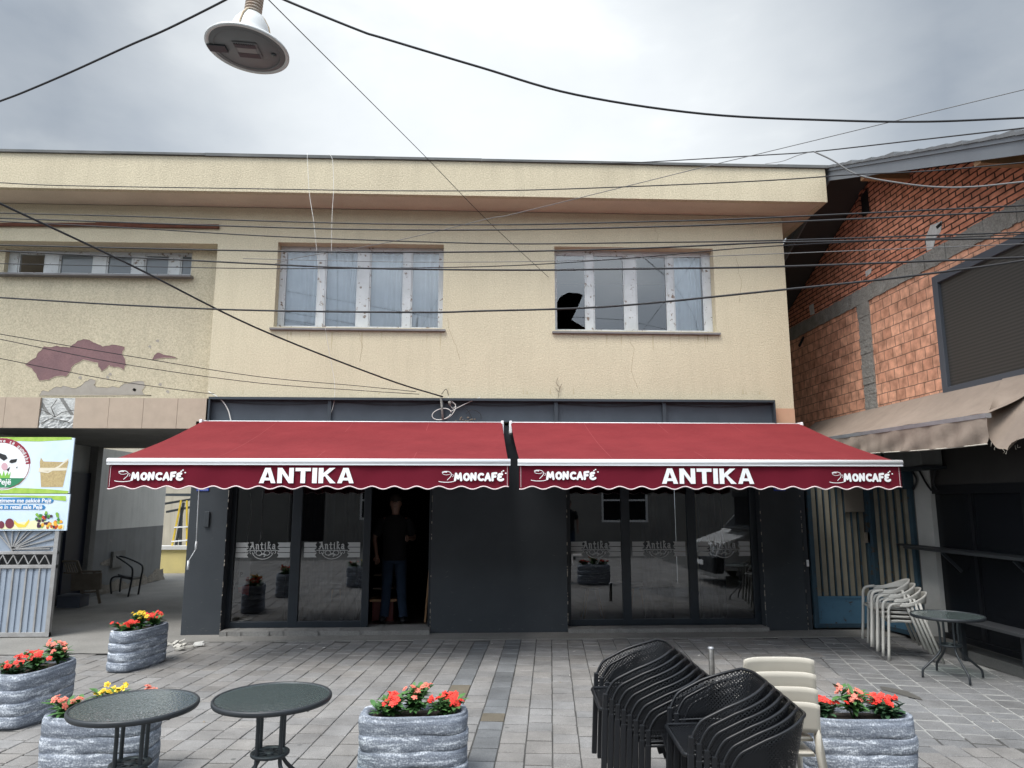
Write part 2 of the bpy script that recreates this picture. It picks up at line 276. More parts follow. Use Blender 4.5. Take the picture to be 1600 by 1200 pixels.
# ------------------------------------------------------------------ mesh helpers
def wloc(o):
    v = Vector((0, 0, 0))
    while o is not None: v += o.location; o = o.parent
    return v
class MB:
    def __init__(s): s.v = []; s.f = []; s.sm = []; s.uv = None; s.mi = []
    def add(s, vs, fs, smooth=False, mi=0):
        n = len(s.v); s.v += [Vector(p) for p in vs]; s.f += [[i + n for i in f] for f in fs]; s.sm += [smooth] * len(fs); s.mi += [mi] * len(fs); return s
    def box(s, x0, x1, y0, y1, z0, z1, mi=0):
        return s.add([(x0, y0, z0), (x1, y0, z0), (x1, y1, z0), (x0, y1, z0), (x0, y0, z1), (x1, y0, z1), (x1, y1, z1), (x0, y1, z1)],
                     [(0, 3, 2, 1), (4, 5, 6, 7), (0, 1, 5, 4), (1, 2, 6, 5), (2, 3, 7, 6), (3, 0, 4, 7)], mi=mi)
    def bar(s, a, b, wd, th, up=(0, 0, 1)):
        a, b = Vector(a), Vector(b); d = (b - a).normalized(); u = Vector(up)
        if abs(d.dot(u)) > .95: u = Vector((0, 1, 0))
        x = d.cross(u).normalized() * wd / 2; y = x.cross(d).normalized() * th / 2
        vs = [a - x - y, a + x - y, a + x + y, a - x + y, b - x - y, b + x - y, b + x + y, b - x + y]
        return s.add(vs, [(0, 1, 2, 3), (7, 6, 5, 4), (0, 4, 5, 1), (1, 5, 6, 2), (2, 6, 7, 3), (3, 7, 4, 0)])
    def tube(s, pts, r, n=8, smooth=True, cap=True, closed=False):
        pts = [Vector(p) for p in pts]; m = len(pts); rs = r if isinstance(r, (list, tuple)) else [r] * m
        base = len(s.v); prev = None; vs = []
        for i, p in enumerate(pts):
            if closed: d = (pts[(i + 1) % m] - pts[i - 1]).normalized()
            else: d = (pts[min(i + 1, m - 1)] - pts[max(i - 1, 0)]).normalized()
            if prev is None:
                u = Vector((0, 0, 1)) if abs(d.z) < .9 else Vector((1, 0, 0)); x = d.cross(u).normalized()
            else:
                x = (prev - d * prev.dot(d)).normalized()
            prev = x; y = d.cross(x)
            for k in range(n):
                a = 2 * math.pi * k / n; vs.append(p + (x * math.cos(a) + y * math.sin(a)) * rs[i])
        fs = []
        for i in range(m if closed else m - 1):
            j = (i + 1) % m
            for k in range(n): fs.append((i * n + k, i * n + (k + 1) % n, j * n + (k + 1) % n, j * n + k))
        s.add(vs, fs, smooth)
        if cap and not closed:
            s.f.append([base + k for k in range(n)][::-1]); s.f.append([base + (m - 1) * n + k for k in range(n)]); s.sm += [False, False]; s.mi += [0, 0]
        return s
    def lathe(s, prof, c=(0, 0, 0), n=32, smooth=True, M=None):
        vs = []; fs = []; c = Vector(c)
        for r, z in prof:
            for k in range(n):
                a = 2 * math.pi * k / n; p = Vector((r * math.cos(a), r * math.sin(a), z)); vs.append(c + (M @ p if M else p))
        for i in range(len(prof) - 1):
            for k in range(n): fs.append((i * n + k, i * n + (k + 1) % n, (i + 1) * n + (k + 1) % n, (i + 1) * n + k))
        s.add(vs, fs, smooth)
        return s
    def prism(s, poly, fn, t0, t1):
        n = len(poly); vs = [fn(a, b, t0) for a, b in poly] + [fn(a, b, t1) for a, b in poly]
        fs = [list(range(n)), list(range(n, 2 * n))[::-1]] + [(i, i + n, (i + 1) % n + n, (i + 1) % n) for i in range(n)]
        return s.add(vs, fs)
    def grid(s, fn, nu, nv, smooth=True, uvfn=None):
        n0 = len(s.v); vs = [fn(i / nu, j / nv) for j in range(nv + 1) for i in range(nu + 1)]
        fs = [(j * (nu + 1) + i, j * (nu + 1) + i + 1, (j + 1) * (nu + 1) + i + 1, (j + 1) * (nu + 1) + i) for j in range(nv) for i in range(nu)]
        s.add(vs, fs, smooth)
        if uvfn:
            if s.uv is None: s.uv = {}
            for j in range(nv + 1):
                for i in range(nu + 1): s.uv[n0 + j * (nu + 1) + i] = uvfn(i / nu, j / nv)
        return s
    def ico(s, c, rx, ry=None, rz=None, n=10, m=7):
        ry = ry or rx; rz = rz or rx; c = Vector(c); pr = []
        for j in range(m + 1):
            a = -math.pi / 2 + math.pi * j / m; pr.append((max(math.cos(a), .001), math.sin(a)))
        M = Matrix.Diagonal((rx, ry, rz)); return s.lathe(pr, c, n, True, M)
    def build(s, name, m, parent=None, world=True, bevel=0, solid=0, tones=None):
        me = bpy.data.meshes.new(name); o = bpy.data.objects.new(name, me)
        off = wloc(parent) if (parent and world) else Vector((0, 0, 0))
        me.from_pydata([tuple(p - off) for p in s.v], [], s.f)
        ms = m if isinstance(m, (list, tuple)) else [m]
        for q in ms: me.materials.append(q)
        me.polygons.foreach_set('use_smooth', s.sm)
        if len(ms) > 1: me.polygons.foreach_set('material_index', s.mi)
        if s.uv is not None:
            uvl = me.uv_layers.new(name='UVMap')
            for lp in me.loops: uvl.data[lp.index].uv = s.uv.get(lp.vertex_index, (0, 0))
        if tones:
            ca = me.color_attributes.new('tone', 'FLOAT_COLOR', 'CORNER')
            for p in me.polygons:
                for li in p.loop_indices: ca.data[li].color = (*tones[p.index], 1)
        COL.objects.link(o)
        if parent: o.parent = parent
        if solid:
            md = o.modifiers.new('solid', 'SOLIDIFY'); md.thickness = solid; md.offset = 0
        if bevel:
            md = o.modifiers.new('bevel', 'BEVEL'); md.width = bevel; md.segments = 2; md.limit_method = 'ANGLE'; md.angle_limit = R(40)
        return o
def tag(o, label=None, cat=None, group=None, kind=None):
    if label: o['label'] = label
    if cat: o['category'] = cat
    if group: o['group'] = group
    if kind: o['kind'] = kind
    return o
def thing(name, label, cat, loc=(0, 0, 0), group=None):
    o = bpy.data.objects.new(name, None); COL.objects.link(o); o.location = loc; o.empty_display_size = .1
    return tag(o, label, cat, group)
def children(o): return [c for c in COL.objects if c.parent == o]
def copy_tree(o, parent=None):
    c = o.copy(); COL.objects.link(c); c.parent = parent
    for ch in children(o): copy_tree(ch, c)
    return c
def rotz(v, a): return Vector((v[0] * math.cos(a) - v[1] * math.sin(a), v[0] * math.sin(a) + v[1] * math.cos(a), v[2]))
def crom(pts, k=8):
    pts = [Vector(p) for p in pts]
    if len(pts) < 3: return [pts[0].lerp(pts[-1], i / k) for i in range(k + 1)]
    P_ = [pts[0] * 2 - pts[1]] + pts + [pts[-1] * 2 - pts[-2]]; o = []
    for i in range(1, len(P_) - 2):
        a, b, c, d = P_[i - 1:i + 3]
        for j in range(k):
            t = j / k; o.append(.5 * ((2 * b) + (c - a) * t + (2 * a - 5 * b + 4 * c - d) * t * t + (3 * b - a - 3 * c + d) * t ** 3))
    o.append(pts[-1]); return o

# flat shapes in a vertical plane facing -Y: plane(o, u, v, d) -> world
def vplane(org, sx=1):
    org = Vector(org); return lambda u, v, d=0: org + Vector((u * sx, -d, v))
def stroke(mb, fn, pts, wd, d, taper=None, cap=True):
    """ribbon with round ends; each piece a touch prouder than the one before"""
    pts = [Vector((p[0], p[1], 0)) for p in pts]; n = len(pts); l = []; r = []
    for i, p in enumerate(pts):
        t = (pts[min(i + 1, n - 1)] - pts[max(i - 1, 0)]).normalized(); q = Vector((-t.y, t.x, 0)) * wd / 2 * (taper[i] if taper else 1)
        l.append(p + q); r.append(p - q)
    base = [fn(p.x, p.y, d) for p in l] + [fn(p.x, p.y, d) for p in r]
    mb.add(base, [(i, i + 1, n + i + 1, n + i) for i in range(n - 1)])
    if cap:
        for p, k in ((pts[0], 0), (pts[-1], n - 1)):
            rr = wd / 2 * (taper[k] if taper else 1)
            mb.add([fn(p.x + rr * math.cos(a * math.pi / 5), p.y + rr * math.sin(a * math.pi / 5), d + (.00015 if k else .0003)) for a in range(10)], [list(range(10))])
def arc(cx, cy, rx, ry, a0, a1, n=14): return [(cx + rx * math.cos(R(a0 + (a1 - a0) * i / n)), cy + ry * math.sin(R(a0 + (a1 - a0) * i / n))) for i in range(n + 1)]

def text(name, s, m, parent, loc, size, rot=(R(90), 0, 0), offset=0, shear=0, align='LEFT'):
    c = bpy.data.curves.new(name, 'FONT'); c.body = s; c.size = size; c.offset = offset; c.shear = shear; c.align_x = align; c.extrude = .0006
    c.materials.append(m); o = bpy.data.objects.new(name, c); COL.objects.link(o)
    o.rotation_euler = rot; o.location = Vector(loc) - (wloc(parent) if parent else Vector())
    bpy.context.view_layer.update(); me = bpy.data.meshes.new_from_object(o); me.materials.clear(); me.materials.append(m)
    q = bpy.data.objects.new(name, me); COL.objects.link(q); q.rotation_euler = rot; q.location = o.location; q.parent = parent
    bpy.data.objects.remove(o); return q

# ================================================================== GROUND
g = MB(); g.box(-150, 150, -150, 150, -.30, -.014); tag(g.build('ground', CONCD), kind='structure')
rng = random.Random(5)
def paving(name, ang, u0, pitch, vr, inside, tonef, gap, seed, zo=0):
    rg = random.Random(seed); m = MB(); tones = []
    a = R(ang); U = Vector((math.cos(a), -math.sin(a), 0)); V = Vector((math.sin(a), math.cos(a), 0))
    for k in range(-75, 75):
        ua = u0 + k * pitch; v = vr[0] - rg.random() * .3
        while v < vr[1]:
            ln = rg.choice((.17, .19, .21, .21, .24)); c = U * (ua + pitch / 2) + V * (v + ln / 2)
            if inside(c):
                t = tonef(k, rg); z = zo + rg.uniform(-.0018, .0018); tl = [rg.uniform(-.0012, .0012) for _ in range(4)]
                h = gap * rg.uniform(.35, .75); q = []
                for (du, dv, i) in ((0, 0, 0), (pitch, 0, 1), (pitch, ln, 2), (0, ln, 3)):
                    su = (h if du == 0 else -h) * .85; sv = (h if dv == 0 else -h) * 1.7
                    j = Vector((rg.uniform(-1, 1), rg.uniform(-1, 1), 0)) * gap * .18
                    q.append(U * (ua + du + su) + V * (v + dv + sv) + j + Vector((0, 0, z + tl[i])))
                cc = sum(q, Vector()) / 4; b = []
                for p in q:
                    d = (p - cc); b.append(cc + d * (1 - .004 / d.length * 1.2)); b[-1].z = p.z
                lo = [Vector((p.x, p.y, -.011)) for p in q]; mid = [Vector((p.x, p.y, p.z - .003)) for p in q]
                m.add(b + mid + lo, [(0, 1, 2, 3)] + [(i + 4, (i + 1) % 4 + 4, (i + 1) % 4, i) for i in range(4)] + [(i + 8, (i + 1) % 4 + 8, (i + 1) % 4 + 4, i + 4) for i in range(4)])
                tones += [t] * 9
            v += ln
    return tag(m.build(name, TILE, tones=tones), kind='structure')
def grey(v, warm=0): return (v * (1 + warm), v, v * (1 - warm * 1.2))
def toneA(k, rg):
    if k in (0, -2):
        if rg.random() < .10: return (.15, .13, .098)
        v = rg.choice((.145, .16, .175, .19)); return (v * .97, v, v * 1.02)
    return grey(rg.choice((.215, .223, .23, .236, .244)) * rg.uniform(.94, 1.05), rg.uniform(.02, .055))
def toneB(k, rg): return grey(rg.uniform(.175, .21), rg.uniform(-.01, .01))
lineB = lambda y: 3.585 + (y + .923) * math.tan(R(14))
def inB(c): return c.x > lineB(c.y) - .03 and c.x < 4.98 and -4.3 < c.y < -.42
def inA(c):
    if c.y > -.42 or c.y < -11 or c.x > 4.98 or c.x < -10: return False
    if c.x > lineB(c.y) + .07 and c.y > -4.25: return False
    return not (c.x < -3.55 and c.y > -1.05 - .05 * math.sin(c.x * 3))
paving('paving', 5.5, .338, .178, (-11, .2), inA, toneA, .009, 3)
paving('pavement', 14, .1, .205, (-6, 1), inB, toneB, .016, 8, -.0035)
m = MB(); m.box(-10, 4.98, -11, -.42, -.03, -.0085); tag(m.build('ground_joints', mat('dark_mortar', (.085, .083, .077), (.055, .053, .05), ns=3, rough=1)), kind='structure')
m = MB(); MORT = mat('pale_mortar', (.36, .36, .34), (.24, .24, .228), ns=7, rough=1)
m.add([(3.72, -.75, -.0082), (4.98, -.75, -.0082), (4.98, -4.2, -.0082), (3.0, -4.0, -.0082)], [(0, 3, 2, 1)]); tag(m.build('ground_mortar', MORT), kind='structure')
m = MB(); m.box(-3.55, 5.1, -.42, 6, -.1, .004); m.box(-16, -3.55, -1.03, 14, -.1, .002)
o = tag(m.build('path', mat('passage_concrete', (.28, .27, .25), (.19, .185, .172), ns=1.3, rough=.95, bump=.5, bs=20, bd=.006, fine=.35, peel=((.10, .10, .095), .72, 2.5), spec=.15)), kind='structure')
# crack where the old slab meets the setts
cr = MB(); rg = random.Random(2); pts = [Vector((-7.5 + i * .13, -1.04 + rg.uniform(-.035, .035), .004)) for i in range(31)]
for a_, b_ in zip(pts, pts[1:]):
    wv = rg.uniform(.006, .02); cr.add([a_ - Vector((0, wv, 0)), b_ - Vector((0, wv, 0)), b_ + Vector((0, wv, 0)), a_ + Vector((0, wv, 0))], [(0, 1, 2, 3)])
tag(cr.build('ground_crack', mat('crack', (.045, .042, .04), rough=1)), kind='structure')
# small litter between the stones
lt = MB(); rg = random.Random(77)
for k in range(26):
    A = Vector((rg.uniform(-2.6, 4.6), rg.uniform(-4.2, -.6), .004)); a_ = rg.uniform(0, 3); w_ = rg.uniform(.006, .018); d = Vector((math.cos(a_), math.sin(a_), 0)) * w_; n_ = Vector((-d.y, d.x, 0)) * rg.uniform(.3, .8)
    lt.add([A - d - n_, A + d - n_ * .6, A + d * .8 + n_ + Vector((0, 0, .006)), A - d * .7 + n_], [(0, 1, 2, 3)])
tag(lt.build('litter', mat('litter_bits', (.62, .60, .56), (.22, .18, .13), ns=1.9, rough=.9, contrast=.1)), kind='stuff')
# dark drip stain on the stones
st = MB(); sp = [at(x, y, Z=.0028) for x, y in ((1375, 1072), (1400, 1076), (1418, 1080), (1438, 1090), (1442, 1094), (1425, 1090), (1400, 1083), (1378, 1077))]
st.add(sp, [list(range(8))]); tag(st.build('ground_stain', mat('wet_stain', (.10, .095, .085), rough=.6)), kind='structure')

# ================================================================== YELLOW BUILDING
def wallholes(mb, x0, x1, z0, z1, y0, y1, holes):
    xs = sorted({x0, x1, *[h[0] for h in holes], *[h[1] for h in holes]}); zs = sorted({z0, z1, *[h[2] for h in holes], *[h[3] for h in holes]})
    for xa, xb in zip(xs, xs[1:]):
        for za, zb in zip(zs, zs[1:]):
            cx, cz = (xa + xb) / 2, (za + zb) / 2
            if any(h[0] < cx < h[1] and h[2] < cz < h[3] for h in holes): continue
            mb.box(xa, xb, y0, y1, za, zb)
B = thing('yellow_building', 'two storey yellow stucco building with dark painted cafe front behind the red awnings', 'building', (0, 0, 0))
WL = (-2.715, -.527, 3.835, 4.985); WR = (.957, 3.12, 3.825, 4.985)
m = MB(); wallholes(m, -3.5, 4.1, 2.56, 5.46, 0, .3, [WL, WR]); m.box(-9, -3.5, 0, .3, 4.95, 5.46); m.box(3.8, 4.1, .3, 4.9, 0, 5.46)
m.build('upper_wall', YEL, B)
SWa, SWb = at(10, 386, Y=.25), at(298, 431, Y=.25); SW = (SWa.x, SWb.x, SWb.z, SWa.z - .02)
m = MB(); wallholes(m, -9, -3.5, 2.89, 4.95, .25, .45, [SW]); m.build('recessed_wall', YEL2, B)
m = MB(); m.box(-9, 4.5, -.5, -.42, 5.462, 5.925); m.box(4.42, 4.5, -.42, 3.3, 5.462, 5.925); m.build('roof_fascia', YEL2, B)
m = MB(); m.box(-9, 4.42, -.42, 3.3, 5.468, 5.56); m.build('soffit', SOFF, B)
m = MB(); m.box(-9, 4.40, 3.3, 3.5, 2.5, 5.9); m.build('back_wall', YEL2, B)
m = MB(); m.box(-9, 4.46, -.46, 3.3, 5.80, 5.93); rf = m.build('roof', ROOFEDGE, B)
m = MB(); rg = random.Random(4); x = -9
while x < 4.55:                                            # felt turned over the edge, lifted in places
    w_ = rg.uniform(.9, 2.4); x2 = min(x + w_, 4.56); dz = rg.uniform(-.004, .004)
    m.box(x, x2, -.53 + rg.uniform(-.004, .004), 3.32, 5.928 + rg.uniform(-.004, .003), 5.962 + dz); x = x2 + .001
m.build('roof_edge', ROOFEDGE, rf)
salmon = mat('salmon_render', (.52, .31, .20), (.44, .27, .18), ns=4, rough=.95, bump=.4, bs=60)
m = MB(); m.box(3.80, 4.103, -.004, 0, 2.56, 2.80); m.build('repaired_render', salmon, B)

def pt2(px, py, Y): p = at(px, py, Y=Y); return (p.x, p.z)
def window(par, name, hole, Y, bars, label=None, top=.05, bot=.035, fr=WHITEP, frac0=None, glassm=WGLASS, thick=.05, sillx=.04, skip=()):
    """bars: list of (u0,u1) solid uprights as fractions of the opening width"""
    x0, x1, z0, z1 = hole; W = x1 - x0
    f = MB(); f.box(x0, x1, Y, Y + thick, z1 - top, z1); f.box(x0, x1, Y, Y + thick, z0, z0 + bot)
    for a, b in bars: f.box(x0 + a * W, x0 + b * W, Y - .004, Y + thick + .003, z0 + bot, z1 - top)
    wo = f.build(name, fr, par, bevel=.004)
    if label: wo['label'] = label
    s = MB(); ed = [b for b in bars]; panes = [(ed[i][1], ed[i + 1][0]) for i in range(len(ed) - 1)]
    for i, (a, b) in enumerate(panes):
        xa, xb, za, zb = x0 + a * W, x0 + b * W, z0 + bot, z1 - top
        for q in ((xa, xa + .018), (xb - .018, xb)): s.box(q[0], q[1], Y + .008, Y + thick - .006, za, zb)
        s.box(xa + .018, xb - .018, Y + .008, Y + thick - .006, za, za + .018); s.box(xa + .018, xb - .018, Y + .008, Y + thick - .006, zb - .018, zb)
    s.build('sash', fr, wo)
    gl = MB()
    for i, (a, b) in enumerate(panes):
        if i in skip: continue
        gl.add([(x0 + a * W + .01, Y + .025, z0 + bot + .005), (x0 + b * W - .01, Y + .025, z0 + bot + .005), (x0 + b * W - .01, Y + .025, z1 - top - .005), (x0 + a * W + .01, Y + .025, z1 - top - .005)], [(0, 1, 2, 3)])
    gl.build('pane', glassm, wo)
    sl = MB(); sl.add([(x0 - sillx, Y - .19, z0 - .045), (x1 + sillx, Y - .19, z0 - .045), (x1 + sillx, Y - .19, z0 - .02), (x0 - sillx, Y - .19, z0 - .02), (x0 - sillx, Y + .02, z0 - .045), (x1 + sillx, Y + .02, z0 - .045), (x1 + sillx, Y + .02, z0), (x0 - sillx, Y + .02, z0)],
                      [(0, 1, 2, 3), (3, 2, 6, 7), (1, 5, 6, 2), (4, 0, 3, 7), (4, 5, 1, 0), (5, 4, 7, 6)]); sl.build('sill', SILL, wo)
    return wo, [(x0 + a * W, x0 + b * W) for a, b in panes]
def curtain(par, x0, x1, z0, z1, Y, m=CURT, folds=9, amp=.018, seed=1):
    rg = random.Random(seed); ph = [rg.uniform(0, 6) for _ in range(4)]
    c = MB(); c.grid(lambda u, v: Vector((x0 + (x1 - x0) * u, Y + amp * math.sin(u * folds * 6.28 + ph[0] + .5 * math.sin(u * 7 + ph[1])) * (.6 + .4 * v) + amp * .5 * math.sin(u * folds * 2.6 * 3 + ph[2]), z0 + (z1 - z0) * v)), int(folds * 12), 3)
    return c.build('curtain', m, par)
w1, pn = window(B, 'window', WL, .15, [(0, .03), (.235, .275), (.475, .545), (.755, .80), (.975, 1)], 'four light window with peeling white paint and net curtains drawn')
curtain(w1, WL[0] + .02, WL[1] - .02, WL[2], WL[3] - .05, .30, folds=17, seed=3)
w2, pn = window(B, 'window', WR, .15, [(0, .012), (.205, .25), (.45, .52), (.72, .76), (.955, 1)], 'four light window with one broken pane and rust stained mullion', skip=(0,))
curtain(w2, WR[0] + .77 * 2.16, WR[0] + .95 * 2.16, WR[2], WR[3] - .05, .27, folds=4, seed=5)
# first pane: glass with a broken away corner
q = MB(); Yp = .175; P0 = [pt2(*c, Yp) for c in ((868, 400), (914, 400), (914, 512), (893, 500), (901, 484), (911, 461), (904, 458), (888, 457), (876, 463), (869, 474))]
q.add([(a, Yp, b) for a, b in P0], [list(range(len(P0)))]); q.build('broken_pane', WGLASS, w2)
w3, pn = window(B, 'window', SW, .33, [(0, .055), (.195, .265), (.275, .29), (.45, .515), (.60 - .06, .615 - .03), (.69, .72), (.86 - .035, .93 - .05), (.99, 1.)] if False else [(0, .05), (.195, .27), (.455, .525), (.665, .73), (.865, .925), (.99, 1.)], 'low five light strip window with one sash open dark', top=.03, bot=.03, skip=(0,))
CLOUDY = glassmat('dusty_glass', (.5, .55, .58), 1.6, .1, ((.26, .29, .31), .5))
o = [c for c in children(w3) if c.name.startswith('pane')][0]; o.data.materials[0] = CLOUDY
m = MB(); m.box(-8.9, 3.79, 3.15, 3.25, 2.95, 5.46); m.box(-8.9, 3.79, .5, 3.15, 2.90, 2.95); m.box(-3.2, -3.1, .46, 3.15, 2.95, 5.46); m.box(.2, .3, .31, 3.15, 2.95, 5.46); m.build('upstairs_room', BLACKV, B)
# reveal shade liner above the small window, rusty bar on the wall
rb = MB(); a, b = at(-60, 351, Y=-.03), at(342, 354, Y=-.03); mid = at(150, 351, Y=-.03); rb.bar(a, mid, .035, .04); rb.bar(mid, b, .035, .05)
tag(rb.build('iron_bar', RUST), 'long rusty iron bar fixed to the wall above the low strip window', 'bar')
# peeled plaster: patches with a broken outline, set a hair proud of the recessed face
def ragged(pts, n, amp, seed):
    rg = random.Random(seed); o = []
    for i, p in enumerate(pts):
        q = pts[(i + 1) % len(pts)]
        for k in range(n): t = k / n; o.append((p[0] + (q[0] - p[0]) * t + rg.uniform(-amp, amp), p[1] + (q[1] - p[1]) * t + rg.uniform(-amp, amp)))
    return o
def patch(name, pix, mat_, Y, seed, n=4, amp=1.6, lab=None, par=B, rim=True):
    pr = [at(a, b, Y=Y) for a, b in ragged(pix, n, amp, seed)]
    q = MB(); q.add([(p.x, Y - .003, p.z) for p in pr], [list(range(len(pr)))]); o = q.build(name, mat_, par)
    if lab: o['label'] = lab
    if rim:   # broken edge of the paint coat round the patch
        e = MB(); e.tube([(p.x, Y - .003, p.z) for p in pr], .0035, 5, closed=True, cap=False); e.build('broken_edge', YEL2, o)
    return o
patch('peeled_patch', [(40, 569), (56, 558), (68, 542), (88, 541), (110, 543), (122, 533), (135, 530), (150, 536), (160, 541), (175, 538), (196, 542), (191, 552), (198, 567), (194, 577), (178, 573), (170, 572), (158, 580), (153, 568), (130, 562), (113, 574), (104, 588), (84, 590), (78, 594), (62, 595), (54, 580)], PEELM, .25, 1, 3, 1.3, 'large mauve patch where the yellow paint has fallen off')
patch('peeled_patch', [(237, 562), (246, 550), (256, 554), (275, 558), (277, 560), (258, 560)], PEELM, .25, 2, 2, .8)
patch('peeled_patch', [(62, 618), (66, 610), (75, 612), (82, 606), (100, 604), (118, 605), (130, 600), (140, 592), (150, 593), (146, 602), (160, 606), (185, 604), (200, 598), (224, 596), (228, 604), (222, 612), (235, 618)], PEELG, .25, 3, 3, 1.8, 'row of grey patches along the foot of the yellow wall')
for i, c in enumerate([(246, 533), (234, 542), (210, 609), (250, 601), (172, 585), (168, 590), (262, 612), (125, 590)]): patch('peeled_patch', [(c[0] - 3, c[1]), (c[0], c[1] - 3), (c[0] + 3, c[1] - 1), (c[0] + 2, c[1] + 3)], PEELG, .25, 10 + i, 2, .7, rim=False)
# hairline cracks and drip marks on the stucco
m = MB()
for ch_ in ([(700, 497), (703, 520), (712, 540), (719, 566)], [(1020, 352), (1028, 366), (1026, 380)], [(980, 520), (990, 545), (986, 580), (998, 612)], [(560, 516), (566, 540), (561, 570)], [(1150, 400), (1158, 440), (1154, 480)]):
    m.tube([Vector((p.x, -.0005, p.z)) for p in (at(x, y, Y=0) for x, y in ragged(ch_, 5, 1.1, 3)[:len(ch_) * 5 - 5])], .0016, 4)
m.build('hairline_crack', mat('crack_brown', (.26, .20, .13), rough=1), B)
DRIP = mat('drip_mark', (.47, .40, .27), (.42, .355, .24), ns=9, rough=1, bump=.6, bs=50)
rg = random.Random(31); m = MB()
for k in range(34):
    if k < 20: px = rg.choice((rg.uniform(430, 690), rg.uniform(868, 1116))); y0 = 519 + (px > 800) * 1; L_ = rg.uniform(8, 34)
    else: px = rg.uniform(340, 1225); y0 = 616; L_ = -rg.uniform(4, 14)
    A, Bq = at(px, y0, Y=0), at(px, y0 + L_, Y=0); w_ = rg.uniform(.006, .022); n = 7
    pts_ = [(A.x + (rg.uniform(.5, 1) * w_) * (1 - abs(i / n)), A.z + (Bq.z - A.z) * i / n) for i in range(n + 1)] + [(A.x - (rg.uniform(.5, 1) * w_) * (1 - abs(i / n)), A.z + (Bq.z - A.z) * i / n) for i in range(n, -1, -1)]
    m.add([(a, -.0012, b) for a, b in pts_], [list(range(len(pts_)))])
m.build('drip_mark', DRIP, B)
# stone band
m = MB(); bk = None; X0 = at(330, 645, Y=0).x
xs = [X0 - .425 * i for i in range(14)]
for i in range(13):
    if i == 4: bk = (xs[i + 1], xs[i]); continue
    m.box(xs[i + 1] + .002, xs[i] - .002, 0, .03, 2.503, 2.888)
sb = m.build('stone_band', STONE, B)
m = MB(); m.box(-9, -3.43, .03, .3, 2.50, 2.889); m.build('band_backing', CONC, B)
m = MB(); rg = random.Random(6); m.grid(lambda u, v: Vector((bk[0] + .006 + (bk[1] - bk[0] - .012) * u, .026 - .02 * rg.random() * (v < .4) - .005 * math.sin(u * 9 + v * 6), 2.505 + .38 * v)), 16, 16, False); m.build('broken_tile', BROKEN, sb)
cr = MB(); rg = random.Random(3)
for chain in ([(bk[0], 2.74), (bk[0] + .12, 2.69), (bk[0] + .2, 2.64), (bk[0] + .28, 2.70), (bk[1], 2.73)], [(bk[0] + .03, 2.56), (bk[0] + .15, 2.62), (bk[0] + .28, 2.60), (bk[1] - .04, 2.57)], [(bk[0] + .2, 2.64), (bk[0] + .14, 2.76), (bk[0] + .2, 2.86)]):
    cr.tube([(a, .0, b) for a, b in chain], .004, 5)
cr.build('tile_crack', mat('dark_gap', (.05, .045, .04), rough=1), sb)

# ground floor
m = MB(); m.box(-3.62, -3.15, 0, .3, 0, 2.6); m.box(-.62, 1.08, 0, .3, 0, 2.6); m.box(3.57, 4.1, 0, .3, 0, 2.559)
m.box(-3.15, -.62, 0, .3, 2.28, 2.6); m.box(1.08, 3.57, 0, .3, 2.28, 2.6); m.box(-3.62, -3.45, .3, 6, 0, 2.6); m.box(4.10, 4.17, .02, .2, 0, 2.5)
m.build('ground_floor_wall', DARK, B, bevel=.006)
# chipped edges on the pillars
m = MB(); rg = random.Random(11)
for X in (-3.15, -.62, 1.08, 3.57, 4.1):
    for k in range(26):
        z = rg.random() ** 1.6 * 1.7; h = rg.uniform(.006, .04); m.box(X - .004, X + .004, -.003, .004, z, z + h)
m.build('chipped_edge', PEELG, B)
m = MB(); m.box(-3.41, 3.78, -.05, 0, 2.60, 2.86); fs = m.build('fascia_band', DARK2, B)
m = MB(); m.box(-3.43, 3.80, -.13, 0, 2.862, 2.893); m.box(-3.43, -3.41, -.13, 0, 2.50, 2.86); m.box(3.78, 3.80, -.13, 0, 2.50, 2.86)
for px in (512, 688, 866, 1035):
    x = at(px, 640, Y=-.08).x; m.box(x, x + .045, -.095, -.05, 2.50, 2.862)
m.build('bracket', STEELD, fs)
m = MB(); rg = random.Random(9)                            # sagging thin flex along the top of the fascia
for a, b in ((-3.38, -1.75), (-1.75, -.5), (-.5, .95), (.95, 2.3), (2.3, 3.75)):
    m.tube([(a + (b - a) * i / 10, -.07, 2.845 - .035 * math.sin(math.pi * i / 10)) for i in range(11)], .0035, 5)
m.build('flex', CABLE, fs)
m = MB(); rg = random.Random(14)
def slab(mb, x0, x1, y0, y1, z0, z1, n=30):
    for i in range(n): a = x0 + (x1 - x0) * i / n; b = x0 + (x1 - x0) * (i + 1) / n; mb.box(a, b, y0 + rg.uniform(-.012, .012), y1, z0, z1 + rg.uniform(-.002, .002))
slab(m, -3.12, -.62, -.10, .35, 0, .055); m.build('threshold', CONC, B); m = MB(); slab(m, 1.08, 3.58, -.07, .35, 0, .05); m.build('threshold', CONC, B)
# scuffs and splashes on the dark paint
m = MB(); rg = random.Random(41)
for k in range(70):
    X = rg.choice((rg.uniform(-.58, 1.04), rg.uniform(-.58, 1.04), rg.uniform(-3.58, -3.2), rg.uniform(3.62, 4.05))); z = .05 + rg.random() ** 2.4 * 1.1; L_ = rg.uniform(.008, .06); a_ = rg.uniform(-.6, .6); h = rg.uniform(.0015, .005)
    d = Vector((math.cos(a_), 0, math.sin(a_))) * L_; n_ = Vector((-d.z, 0, d.x)).normalized() * h; A = Vector((X, -.0015, z))
    m.add([A - n_ * .4, A + d * .5 - n_, A + d, A + d * .5 + n_], [(0, 1, 2, 3)])
m.build('scuff_mark', mat('scuff_grey', (.11, .115, .115), (.05, .055, .06), ns=20, rough=.9), B)
